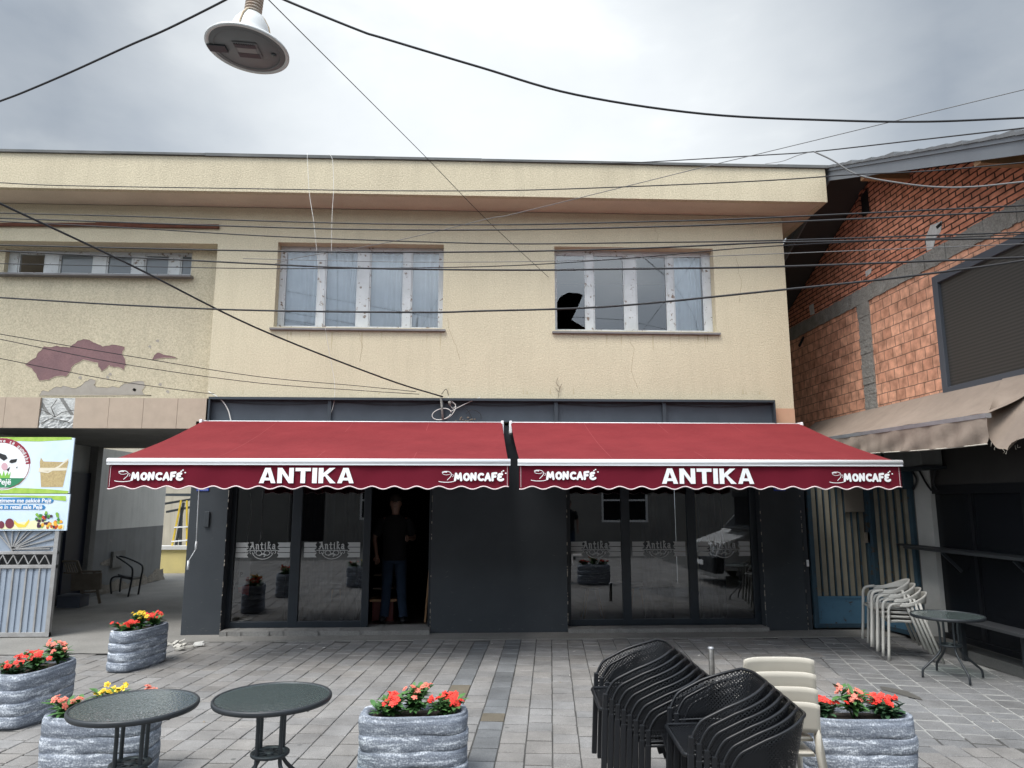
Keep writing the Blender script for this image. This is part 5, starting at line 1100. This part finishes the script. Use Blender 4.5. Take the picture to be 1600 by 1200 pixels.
# ================================================================== GLASS TABLES
def table(x, y, lab, rot=0, rr=.30, H=.57):
    t = thing('bistro_table', lab, 'table', (x, y, 0), 'round glass topped bistro tables'); t.rotation_euler = (0, 0, R(rot))
    m = MB(); m.lathe([(.0001, H), (rr * .5, H + .0004), (rr - .006, H)], n=56, smooth=False); m.build('tabletop', TGLASS, t, world=False)
    m = MB(); m.lathe([(rr - .010, H - .020), (rr + .002, H - .023), (rr + .007, H - .014), (rr + .007, H - .002), (rr + .002, H + .005), (rr - .008, H + .003), (rr - .010, H - .020)], n=64); m.build('rim', BLKM, t, world=False)
    for k in range(4):
        a = R(45 + 90 * k); d = Vector((math.cos(a), math.sin(a), 0)); Z = lambda r_, z: d * r_ + Vector((0, 0, z))
        m = MB(); m.tube(crom([Z(rr - .015, H - .022), Z(.16, H - .025), Z(.105, H - .04), Z(.085, H - .09), Z(.083, .35), Z(.083, .27), Z(.092, .235), Z(.13, .19), Z(.22, .11), Z(.262, .07), Z(.27, .005)], 4), .0105, 8); m.build('leg', BLKM, t, world=False)
    m = MB(); sz_ = .045; m.lathe([(.095, .235 + sz_), (.1, .24 + sz_), (.1, .25 + sz_), (.095, .253 + sz_), (.07, .253 + sz_), (.068, .244 + sz_), (.07, .235 + sz_), (.095, .235 + sz_)], n=28)
    for k in range(8): a = R(45 * k); m.bar((math.cos(a) * .02, math.sin(a) * .02, .289), (math.cos(a) * .07, math.sin(a) * .07, .289), .018, .008)
    m.lathe([(.0001, .297), (.028, .297), (.028, .283)], n=14); m.build('shelf', BLKM, t, world=False)
    return t
table(-1.765, -5.17, 'glass topped black metal table at lower left in front of a planter', 12)
table(-1.105, -5.04, 'second glass topped black metal table, right of the leftmost one', 8)
table(4.33, -2.42, 'glass topped black metal table in the shade by the dark shop at right', 40, .30, .555)

# ================================================================== CHAIRS (front = -Y, origin on the floor)
def chair_black(lab):
    s = .8; t = thing('plastic_armchair', lab, 'chair', (0, 0, 0)); t.scale = (s,) * 3
    hw, y0, y1 = .275, -.22, .20
    def path(u):                       # plan curve, u 0..1 from left front round the back to right front
        c = .20; straight = (y1 - c - y0); arcL = math.pi / 2 * c; back = 2 * (hw - c); tot = 2 * straight + 2 * arcL + back; d = u * tot
        if d < straight: return Vector((-hw, y0 + d, 0))
        d -= straight
        if d < arcL: a = d / c; return Vector((-hw + c - c * math.cos(a), y1 - c + c * math.sin(a), 0))
        d -= arcL
        if d < back: return Vector((-hw + c + d, y1, 0))
        d -= back
        if d < arcL: a = d / c; return Vector((hw - c + c * math.sin(a), y1 - c + c * math.cos(a), 0))
        d -= arcL; return Vector((hw, y1 - c - d, 0))
    top = lambda u: .595 + .20 * min(1, (1 - abs(2 * u - 1)) / .68) ** .95 - .10 * (max(0, .07 - min(u, 1 - u)) / .07) ** 2
    bot = lambda u: .47 + .02 * math.sin(math.pi * u)
    flare = lambda p, z: Vector((p.x * (1 + .10 * (z - .45) / .3), p.y + (.07 * (z - .45) / .3 if p.y > 0 else 0) * max(0, p.y / y1), z))
    m = MB(); m.grid(lambda u, v: flare(path(u), bot(u) + (top(u) - bot(u)) * v), 56, 5, True, lambda u, v: (u * 1.45, v * (top(u) - bot(u)))); m.build('backrest', PERF, t, world=False, solid=.006)
    m = MB(); m.tube([flare(path(i / 70), top(i / 70)) for i in range(71)], .0095, 7); m.tube([flare(path(i / 40), bot(i / 40)) for i in range(41)], .008, 6); m.build('rim', BLK, t, world=False)
    m = MB(); m.grid(lambda u, v: Vector(((u * 2 - 1) * (hw - .02), y0 - .01 + (y1 - y0 - .01) * v, .452 - .018 * math.sin(math.pi * u) * math.sin(math.pi * min(v * 1.1, 1)) - .012 * (1 - v) ** 3)), 16, 12, True, lambda u, v: (u * .5, v * .5)); m.build('seat', PERF, t, world=False, solid=.007)
    m = MB(); m.tube([(-hw + .01, y1 - .06, .455), (-hw + .005, y0, .448), (-hw + .03, y0 - .02, .443), (hw - .03, y0 - .02, .443), (hw - .005, y0, .448), (hw - .01, y1 - .06, .455)], .014, 6); m.build('seat_frame', BLK, t, world=False)
    for sx in (-1, 1):
        m = MB(); m.bar((sx * hw * 1.03, y0 + .012, .55), (sx * (hw + .002), y0 + .008, .45), .028, .032, up=(0, 1, 0)); m.bar((sx * (hw + .002), y0 + .008, .46), (sx * (hw + .012), y0 - .012, 0), .03, .036, up=(0, 1, 0)); m.build('leg', BLK, t, world=False, bevel=.006)
        m = MB(); m.bar((sx * (hw - .02), y1 - .09, .49), (sx * (hw + .02), y1 + .05, 0), .03, .042, up=(0, 1, 0)); m.build('leg', BLK, t, world=False, bevel=.006)
    return t
def chair_beige(lab, M_, arms=True, s=.86):
    t = thing('beige_armchair' if arms else 'beige_side_chair', lab, 'chair', (0, 0, 0)); t.scale = (s,) * 3
    hw = .25 if arms else .262
    m = MB(); m.grid(lambda u, v: Vector(((u * 2 - 1) * (hw - .03) * (1 - .06 * v), -.24 + .44 * v, .452 - .016 * math.sin(math.pi * u) * math.sin(math.pi * v) - .02 * max(0, .15 - v) / .15)), 14, 12); m.build('seat', M_, t, world=False, solid=.016)
    m = MB(); m.tube([(-hw + .03, -.22, .44), (-hw + .04, .18, .44), (hw - .04, .18, .44), (hw - .03, -.22, .44)], .014, 6, closed=True, cap=False); m.build('seat_frame', M_, t, world=False)
    if arms:
        def band(u):
            a = -math.pi * .08 + u * math.pi * 1.16; x = -math.cos(a) * hw * 1.02; y = math.sin(a) * .27 - .03
            z = .66 + .115 * max(0, math.sin(a)) ** 1.4; return Vector((x, y if y > -.12 else -.12, z))
        m = MB(); m.grid(lambda u, v: band(u) + Vector((0, (v - .5) * .02, (v - 1) * (.045 + .085 * max(0, math.sin(u * math.pi)) ** 3) + (.0 if v else 0))), 40, 4); m.build('backrest', M_, t, world=False, solid=.016)
        for sx in (-1, 1):
            m = MB(); m.tube(crom([(sx * hw * .98, -.09, .655), (sx * (hw - .002), -.19, .635), (sx * (hw + .002), -.225, .58), (sx * (hw + .004), -.235, .45), (sx * (hw + .015), -.27, 0)], 5), .0165, 8); m.build('leg', M_, t, world=False)
            m = MB(); m.tube([(sx * (hw - .02), .12, .66), (sx * (hw - .02), .16, .46), (sx * (hw + .015), .31, 0)], [.015, .018, .016], 8); m.build('leg', M_, t, world=False)
    else:
        m = MB(); m.grid(lambda u, v: Vector(((u * 2 - 1) * (hw + .0 - .012 * v), .20 + .055 * v - .035 * math.cos((u - .5) * 2.6) * 1 + .035, .60 + .215 * v - .018 * (abs(u - .5) * 2) ** 6 * v)), 16, 6); m.build('backrest', M_, t, world=False, solid=.014, bevel=0)
        for sx in (-1, 1):
            m = MB(); m.tube([(sx * (hw - .005), -.20, .45), (sx * (hw + .015), -.25, 0)], [.019, .016], 8); m.build('leg', M_, t, world=False)
            m = MB(); m.tube([(sx * (hw - .012), .222, .64), (sx * (hw - .008), .19, .46), (sx * (hw + .03), .27, 0)], [.019, .022, .017], 8); m.build('leg', M_, t, world=False)
    return t
ORD = ['lowest', 'second from the bottom', 'third from the bottom', 'fourth from the bottom', 'fifth from the bottom', 'sixth from the bottom', 'seventh from the bottom', 'eighth from the bottom']
def stack(proto, used, n, base, rot, step, up, what, where, group):
    for k in range(n):
        c = proto if not used[0] else copy_tree(proto); used[0] = True
        f_ = rotz((0, -1, 0), R(rot)); c.location = Vector(base) + f_ * step * k + Vector((0, 0, up * k)); c.rotation_euler = (0, 0, R(rot)); c['group'] = group
        c['label'] = (what + (', topmost' if k == n - 1 else ', ' + ORD[k]) + ' in ' + where)
ub = [False]; pb = chair_black('x')
stack(pb, ub, 8, (1.045, -5.02, 0), -93, .031, .025, 'black perforated armchair', 'the left black stack', 'black armchairs in the left stack')
stack(pb, ub, 6, (1.275, -5.58, 0), -93, .033, .027, 'black perforated armchair', 'the nearer right black stack', 'black armchairs in the right stack')
pg_ = chair_beige('x', GREYC, True); u2 = [False]
stack(pg_, u2, 4, (4.44, -1.55, 0), -108, .05, .042, 'pale plastic armchair', 'the stack by the blue gate', 'pale armchairs stacked by the gate')
ps_ = chair_beige('x', BEIGE, False, .72); u3 = [False]
stack(ps_, u3, 4, (1.56, -5.13, 0), 176, .012, .070, 'beige side chair', 'the stack beside the right foreground planter', 'beige chairs stacked behind the black ones')
# steel bollard
b_ = thing('bollard', 'short steel pipe bollard standing in the paving behind the black chairs', 'bollard', at(1113, 1062, Z=0)); m = MB(); m.lathe([(.026, 0), (.026, .27), (.022, .275), (.0001, .275)], n=18); m.build('post', mat('worn_steel', (.13, .125, .12), (.25, .24, .22), ns=30, rough=.4, metal=.7), b_, world=False); m = MB(); m.lathe([(.029, .268), (.030, .273), (.026, .285), (.0001, .288)], n=18); m.build('cap', GALV, b_, world=False)
# folded blue parasol behind the pale chairs
pz = thing('parasol', 'folded blue parasol leaning behind the pale chair stack', 'parasol', (5.02, -.55, 0)); A = at(1436, 893, Y=-.55)
m = MB(); m.lathe([(.0001, A.z), (.015, A.z - .02), (.05, A.z - .2), (.085, A.z - .42), (.07, A.z - .45), (.0001, A.z - .45)], c=(A.x, -.55, 0), n=14, smooth=False); m.build('canopy', mat('blue_cloth', (.03, .14, .33), (.025, .1, .25), ns=8, rough=.9), pz)
m = MB(); m.tube([(A.x, -.55, 0), (A.x, -.55, A.z - .4)], .014, 8); m.tube([(A.x, -.55, A.z - .01), (A.x, -.55, A.z + .03)], .010, 8); m.build('pole', WHITEB, pz)

# passage chairs
ch = thing('tube_chair', 'black tubular metal chair against the grey passage wall', 'chair', (-6.0, 3.7, 0))
pz_ = at(200, 933, Z=0); F1 = at(174, 928, Z=0); F2 = at(187, 925, Z=0); R1 = at(200, 933, Z=0); R2 = at(216, 929, Z=0)
m = MB()
def v3(px, py, ref): return at(px, py, Y=ref.y)
m.tube(crom([R1, v3(206, 905, R1), v3(207, 890, R1), v3(203, 884, R1), v3(192, 876, R1 + Vector((0, .1, 0))), v3(183, 870, R1 + Vector((0, .2, 0))), v3(188, 869, R2), v3(202, 873, R2), v3(219, 881, R2), v3(223, 888, R2), v3(220, 905, R2), R2], 5), .016, 8)
m.tube(crom([F1, v3(173, 910, F1), v3(177, 902, F1), v3(190, 901, F1), v3(206, 903, R1)], 4), .016, 8); m.tube(crom([F2, v3(189, 905, F2), v3(191, 900, F2)], 3), .016, 8); m.build('tube_frame', BLKM, ch)
m = MB(); q = [v3(184, 898, F2), v3(190, 902, F1), v3(206, 905, R1), v3(220, 903, R2)]; m.add(q, [(0, 1, 2, 3)]); m.build('seat', BLKM, ch, solid=.03)
wc = thing('wooden_chair', 'old slatted wooden folding chair with missing seat behind the grey gate', 'chair', (-6.1, 2.6, 0)); O = at(128, 947, Z=0) 
def wp(px, py, dy=0): return at(px, py, Y=O.y + dy)
m = MB()
for i in range(7): m.bar(wp(101 + i * 3.6, 880), wp(106 + i * 3.8, 895.5), .022, .012)
m.bar(wp(98, 877), wp(121, 877), .05, .03); m.bar(wp(100, 895), wp(126, 896), .03, .025); m.build('backrest', WOODD, wc)
m = MB(); m.bar(wp(112, 910), wp(158, 908), .045, .25, up=(0, 0, 1)); m.build('seat', WOODD, wc)
m = MB(); m.bar(wp(124, 893), wp(158, 893), .03, .03); m.build('armrest', WOODD, wc)
for a_, b2 in (((124, 893), (131, 947)), ((147, 893), (156, 943)), ((121, 877), (133, 912))): m = MB(); m.bar(wp(*a_), wp(*b2), .035, .03); m.build('leg', WOODD, wc)
m = MB(); m.bar(wp(131, 926), wp(154, 924), .04, .02); m.build('stretcher', WOODD, wc)
bx = thing('storage_box', 'grey plastic box on the passage floor beside the gate leaf', 'box', at(112, 950, Z=0)); A = at(112, 950, Z=0)
m = MB(); m.box(A.x - .22, A.x + .12, A.y - .02, A.y + .25, 0, .17); m.build('box_body', mat('blue_grey_plastic', (.09, .10, .13), (.07, .08, .1), ns=6, rough=.6), bx, bevel=.01); m = MB(); m.box(A.x - .23, A.x + .13, A.y - .03, A.y + .26, .17, .185); m.build('lid', mat('grey_plastic_lid', (.12, .13, .15), rough=.6), bx, bevel=.005)

# ================================================================== INSIDE THE CAFE (seen dimly through glass and door)
def stool(x, y, lab, h=.42):
    t = thing('wooden_stool', lab, 'stool', (x, y, .05)); m = MB(); m.lathe([(.0001, h), (.15, h), (.155, h - .015), (.15, h - .03), (.0001, h - .03)], n=24); m.build('seat', mat('dark_cushion', (.04, .04, .042), rough=.7), t, world=False)
    for a_ in (45, 135, 225, 315): m = MB(); d = Vector((math.cos(R(a_)), math.sin(R(a_)), 0)); m.tube([d * .08 + Vector((0, 0, h - .03)), d * .19], [.016, .011], 8); m.build('leg', WOODL, t, world=False)
for x, y, l_ in ((1.5, .75, 'stool with splayed wooden legs behind the first pane of the right window'), (2.12, .8, 'stool with splayed wooden legs behind the middle pane of the right window'), (-1.95, .9, 'wooden legged stool behind the second pane of the left window')): stool(x, y, l_)
ct = thing('crate', 'red drinks crate with a pale board on top just inside the doorway', 'crate', (-1.25, .75, .05)); m = MB()
m.box(-1.42, -1.14, .6, .9, .05, .30); m.build('crate_body', mat('red_crate', (.07, .010, .008), rough=.5), ct, bevel=.01); m = MB(); m.box(-1.45, -1.10, .58, .92, .302, .33); m.build('board', WOODL, ct); m = MB(); m.box(-1.42, -1.14, .65, .9, .45, .47); m.box(-1.42, -1.14, .65, .9, .62, .635); m.build('shelf', WOODD, ct)
tag(MB().bar((-.72, .5, .055), (-.66, .42, .85), .022, .022).build('broom_handle', WOODL), 'wooden pole leaning inside the right edge of the doorway', 'pole')
wb = thing('banner_strip', 'narrow white strip with red tip hanging behind the left shop pane', 'banner', (-2.79, .32, .3)); A, Bq = at(376, 872, Y=.30), at(386, 928, Y=.30)
m = MB(); m.box(A.x - .01, Bq.x + .02, .30, .31, Bq.z + .08, A.z); m.build('strip', WHITET, wb); m = MB(); m.add([(A.x - .01, .299, Bq.z + .08), (Bq.x + .02, .299, Bq.z + .12), (Bq.x + .02, .299, Bq.z - .02), (A.x + .0, .299, Bq.z + .02)], [(0, 1, 2, 3)]); m.build('red_tip', REDF, wb); text('letter', 'P', BLK, wb, (A.x + .005, .297, at(380, 900, Y=.3).z), .07, offset=.002)
q = MB(); q.tube(crom([at(x, y, Y=.36) for x, y in ((391, 770), (393, 800), (388, 830), (384, 865), (376, 880), (370, 900), (362, 930), (352, 965))]), .005, 5); tag(q.build('lamp_cord', CABLEW), 'white cord hanging behind the left shop pane down to the floor', 'cord')

# ================================================================== PEOPLE
def skinmesh(name, joints, edges, m, parent, sub=2, root=0):
    me = bpy.data.meshes.new(name); me.from_pydata([j[0] for j in joints], edges, []); me.materials.append(m); o = bpy.data.objects.new(name, me); COL.objects.link(o); o.parent = parent
    md = o.modifiers.new('skin', 'SKIN'); md.use_smooth_shade = True
    sv = me.skin_vertices[0].data
    for i, j in enumerate(joints):
        r = j[1]; sv[i].radius = (r[1], r[0]) if isinstance(r, tuple) else (r, r); sv[i].use_root = (i == root)
    s_ = o.modifiers.new('sub', 'SUBSURF'); s_.levels = sub; s_.render_levels = sub
    return o
def person(loc, rot, lab, pose, jeans=JEAN, tee=TEE, H=1.62):
    k = H / 1.75; t = thing('person', lab, 'person', loc); t.rotation_euler = (0, 0, R(rot)); t.scale = (k,) * 3
    hx = .095; sh = .19
    # body: head, neck, trunk, legs, arms as one skin
    J = [((0, 0, .98), .12), ((0, -.0, 1.15), (.14, .10)), ((0, .01, 1.34), (.155, .10)), ((0, .012, 1.44), (.10, .07)), ((0, -.0, 1.50), .052), ((0, -.012, 1.57), (.062, .070)), ((0, -.012, 1.65), (.074, .092)), ((0, -.005, 1.71), (.060, .078))]
    E = [(i, i + 1) for i in range(7)]
    def chain(start, pts):
        p = start
        for q in pts: J.append(q); E.append((p, len(J) - 1)); p = len(J) - 1
        return p
    for s_ in (-1, 1):
        lg = pose['legR' if s_ > 0 else 'legL']
        chain(0, [((s_ * hx, 0, .90), .085), ((s_ * (hx + lg[0] * .5), lg[1] * .5, .50), .056), ((s_ * (hx + lg[0]), lg[1], .09), .038), ((s_ * (hx + lg[0] + .02), lg[1] - .10, .035), .032)])
        el, wr = pose['armR' if s_ > 0 else 'armL']
        w_ = chain(2, [((s_ * sh, .01, 1.40), .055), (el, .040), (wr, .026)])
        wr = Vector(wr); el = Vector(el); d = (wr - el).normalized(); side = d.cross(Vector((0, 1, 0)) if abs(d.y) < .8 else Vector((1, 0, 0))).normalized()
        palm = chain(w_, [(tuple(wr + d * .045), (.020, .030))])
        for f_ in range(4): o_ = side * (f_ - 1.5) * .019; b0 = wr + d * .085 + o_; L_ = (.034, .04, .037, .028)[f_]; chain(palm, [(tuple(b0), .0095), (tuple(b0 + d * L_ + Vector((0, -.006, 0))), .0085), (tuple(b0 + d * L_ * 1.7 + Vector((0, -.018, -.006))), .007)])
        chain(palm, [(tuple(wr + d * .05 + side * -.038 + Vector((0, -.012, 0))), .010), (tuple(wr + d * .085 + side * -.048 + Vector((0, -.02, 0))), .008)])
    skinmesh('body', J, E, SKIN, t)
    face = MB(); face.ico((0, -.108, 1.628), .012, .016, .022, 8, 6); 
    for s_ in (-1, 1): face.ico((s_ * .076, -.005, 1.63), .010, .018, .028, 8, 6)
    face.build('nose_and_ears', SKIN, t, world=False)
    ey = MB()
    for s_ in (-1, 1): ey.ico((s_ * .029, -.092, 1.655), .010, .008, .006, 8, 5); ey.box(s_ * .029 - .014, s_ * .029 + .014, -.104, -.096, 1.672, 1.677)
    ey.box(-.02, .02, -.100, -.095, 1.588, 1.592); ey.build('eyes', HAIR, t, world=False)
    hr = MB(); hr.lathe([(.082, -.02), (.086, .02), (.078, .06), (.05, .085), (.0001, .092)], c=(0, .008, 1.68), n=18); hr.ico((0, .04, 1.665), .078, .062, .075, 14, 9); hr.build('hair', HAIR, t, world=False)
    # t-shirt and jeans: lofted cloth a little looser than the body, with folds
    def loft(mb, rings, n=28, fold=.006):
        vs = []; 
        for k_, (z, rx, ry, ox, oy) in enumerate(rings):
            for i in range(n):
                a = 2 * math.pi * i / n; f_ = 1 + fold / max(rx, .05) * (math.sin(a * 5 + z * 31) + .6 * math.sin(a * 9 - z * 47)) * .5
                vs.append((ox + rx * f_ * math.cos(a), oy + ry * f_ * math.sin(a), z))
        mb.add(vs, [(j * n + i, j * n + (i + 1) % n, (j + 1) * n + (i + 1) % n, (j + 1) * n + i) for j in range(len(rings) - 1) for i in range(n)], True)
    ts = MB(); loft(ts, [(.845, .172, .128, 0, 0), (.90, .168, .124, 0, 0), (1.0, .163, .120, 0, 0), (1.1, .165, .122, 0, 0), (1.2, .175, .126, 0, 0), (1.3, .192, .126, 0, .005), (1.37, .200, .118, 0, .008), (1.42, .175, .100, 0, .01), (1.455, .115, .080, 0, .008), (1.48, .068, .064, 0, 0)])
    for s_ in (-1, 1):
        el, wr = pose['armR' if s_ > 0 else 'armL']; A = Vector((s_ * (sh - .02), .01, 1.395)); e2 = Vector(el); q = A.lerp(e2, .8)
        ts.tube([A - (e2 - A) * .12, A, A.lerp(e2, .4), q], [.055, .073, .066, .062], 14, cap=False)
    ts.build('tshirt', tee, t, world=False)
    jn = MB(); loft(jn, [(.99, .150, .112, 0, 0), (.93, .158, .118, 0, 0), (.86, .172, .122, 0, 0), (.80, .172, .115, 0, 0)])
    for s_ in (-1, 1):
        lg = pose['legR' if s_ > 0 else 'legL']; hx_ = s_ * .083
        jn.tube([(hx_, 0, .88), (hx_ + s_ * lg[0] * .2, lg[1] * .2, .74), (hx_ + s_ * lg[0] * .5, lg[1] * .5 - .01, .50), (hx_ + s_ * lg[0] * .8, lg[1] * .8, .28), (s_ * (hx + lg[0]), lg[1], .12), (s_ * (hx + lg[0]), lg[1] - .005, .07)], [.085, .089, .071, .063, .062, .066], 18, cap=False)
    jn.build('jeans', jeans, t, world=False)
    for s_ in (-1, 1):
        lg = pose['legR' if s_ > 0 else 'legL']; m = MB(); m.ico((s_ * (hx + lg[0] + .015), lg[1] - .06, .045), .048, .13, .045, 12, 8); m.build('shoe', BLK, t, world=False)
    return t
person((-1.14, .55, .052), 0, 'person in black t-shirt and blue jeans standing in the dark doorway', dict(legL=(.03, .02), legR=(.05, -.02), armL=((-.30, .04, 1.15), (-.24, -.10, .93)), armR=((.27, .04, 1.14), (.22, -.22, 1.16))))

# ================================================================== ACROSS THE STREET (only in reflections)
m = MB(); wallholes(m, -16, 16, 0, 7.4, -18.3, -18, [(-7.2, -5.9, 0.1, 2.4), (-4.6, -3.5, .9, 2.3), (-2.4, -1.3, .9, 2.3), (1.0, 2.4, .1, 2.5), (4.6, 6.4, .8, 2.4)])
OP = thing('opposite_building', 'plain pale building across the street mirrored in the shop glass', 'building', (0, -18, 0)); m.build('wall', mat('opposite_render', (.27, .26, .24), (.18, .175, .165), ns=1, rough=.9), OP)
m = MB()
for (a, b, c, d) in [(-4.6, -3.5, .9, 2.3), (-2.4, -1.3, .9, 2.3), (4.6, 6.4, .8, 2.4)]:
    m.box(a, b, -18.1, -18.04, c, c + .08); m.box(a, b, -18.1, -18.04, d - .08, d); m.box((a + b) / 2 - .04, (a + b) / 2 + .04, -18.1, -18.04, c + .08, d - .08)
    for X in (a, b - .08): m.box(X, X + .08, -18.1, -18.04, c + .08, d - .08)
    m.box(a + .08, (a + b) / 2 - .04, -18.1, -18.04, 1.6, 1.66); m.box((a + b) / 2 + .04, b - .08, -18.1, -18.04, 1.6, 1.66)
m.build('window', WHITET, OP)
m = MB(); m.box(-16, 16, -22, -18.35, 0, 7.4); m.build('rooms_behind', BLACKV, OP)
def van():
    t = thing('white_van', 'white van with dark bumper parked at right, seen mirrored in the shop glass', 'van', (6.6, -4.95, 0))
    prof = [(0.0, .32), (.02, .62), (.10, .80), (.62, .98), (1.25, 1.62), (1.45, 1.68), (4.3, 1.68), (4.4, 1.6), (4.42, .3), (3.95, .28), (3.9, .42), (3.7, .56), (3.4, .56), (3.2, .42), (3.15, .27), (1.35, .27), (1.3, .42), (1.1, .56), (.8, .56), (.6, .42), (.55, .27)]
    m = MB(); m.prism(prof, lambda a, b, tt: (4.45 + a, -5.8 + tt, b), 0, 1.6); m.build('body', mat('van_white', (.72, .72, .71), rough=.3, coat=.5), t, bevel=.05)
    m = MB(); m.add([(4.45 + .70, -5.72, 1.03), (4.45 + .70, -4.28, 1.03), (4.45 + 1.20, -4.34, 1.55), (4.45 + 1.20, -5.66, 1.55)], [(0, 1, 2, 3)]); m.v = [v + Vector((-.02, 0, .02)) for v in m.v]
    m.add([(4.45 + 1.05, -4.19, 1.05), (4.45 + 2.0, -4.19, 1.05), (4.45 + 2.0, -4.19, 1.52), (4.45 + 1.38, -4.19, 1.52)], [(0, 1, 2, 3)]); m.build('windscreen', mat('van_glass', (.02, .025, .03), rough=.08, spec=.8), t)
    m = MB(); m.box(4.38, 4.60, -5.83, -4.17, .24, .56); m.build('bumper', mat('bumper_grey', (.03, .032, .035), rough=.6), t, bevel=.04)
    for y in (-5.62, -4.55): m = MB(); m.box(4.445, 4.56, y, y + .28, .60, .78); m.build('headlight', mat('headlight_glass', (.65, .68, .68), rough=.12, spec=.8), t, bevel=.03)
    m = MB(); m.box(4.44, 4.50, -5.3, -4.6, .62, .74); m.build('grille', BLK, t, bevel=.01)
    m = MB(); m.box(4.365, 4.38, -5.2, -4.75, .36, .45); m.build('number_plate', WHITET, t)
    for x in (5.40, 8.0):
        for y in (-5.82, -4.36): m = MB(); M_ = Matrix.Rotation(R(90), 3, 'X'); m.lathe([(.0001, 0), (.16, 0), (.18, .02), (.27, .0), (.285, .03), (.285, .16), (.27, .18), (.0001, .18)], c=(x, y + .18, .285), n=28, M=M_); m.build('wheel', mat('tyre', (.02, .02, .02), rough=.8), t)
van()
person((2.45, -10.7, 0), 180, 'person in dark t-shirt standing across the paving, mirrored in the right shop window', dict(legL=(.03, .0), legR=(.03, .0), armL=((-.26, .02, 1.14), (-.25, -.05, .90)), armR=((.26, .02, 1.14), (.25, -.05, .90))))
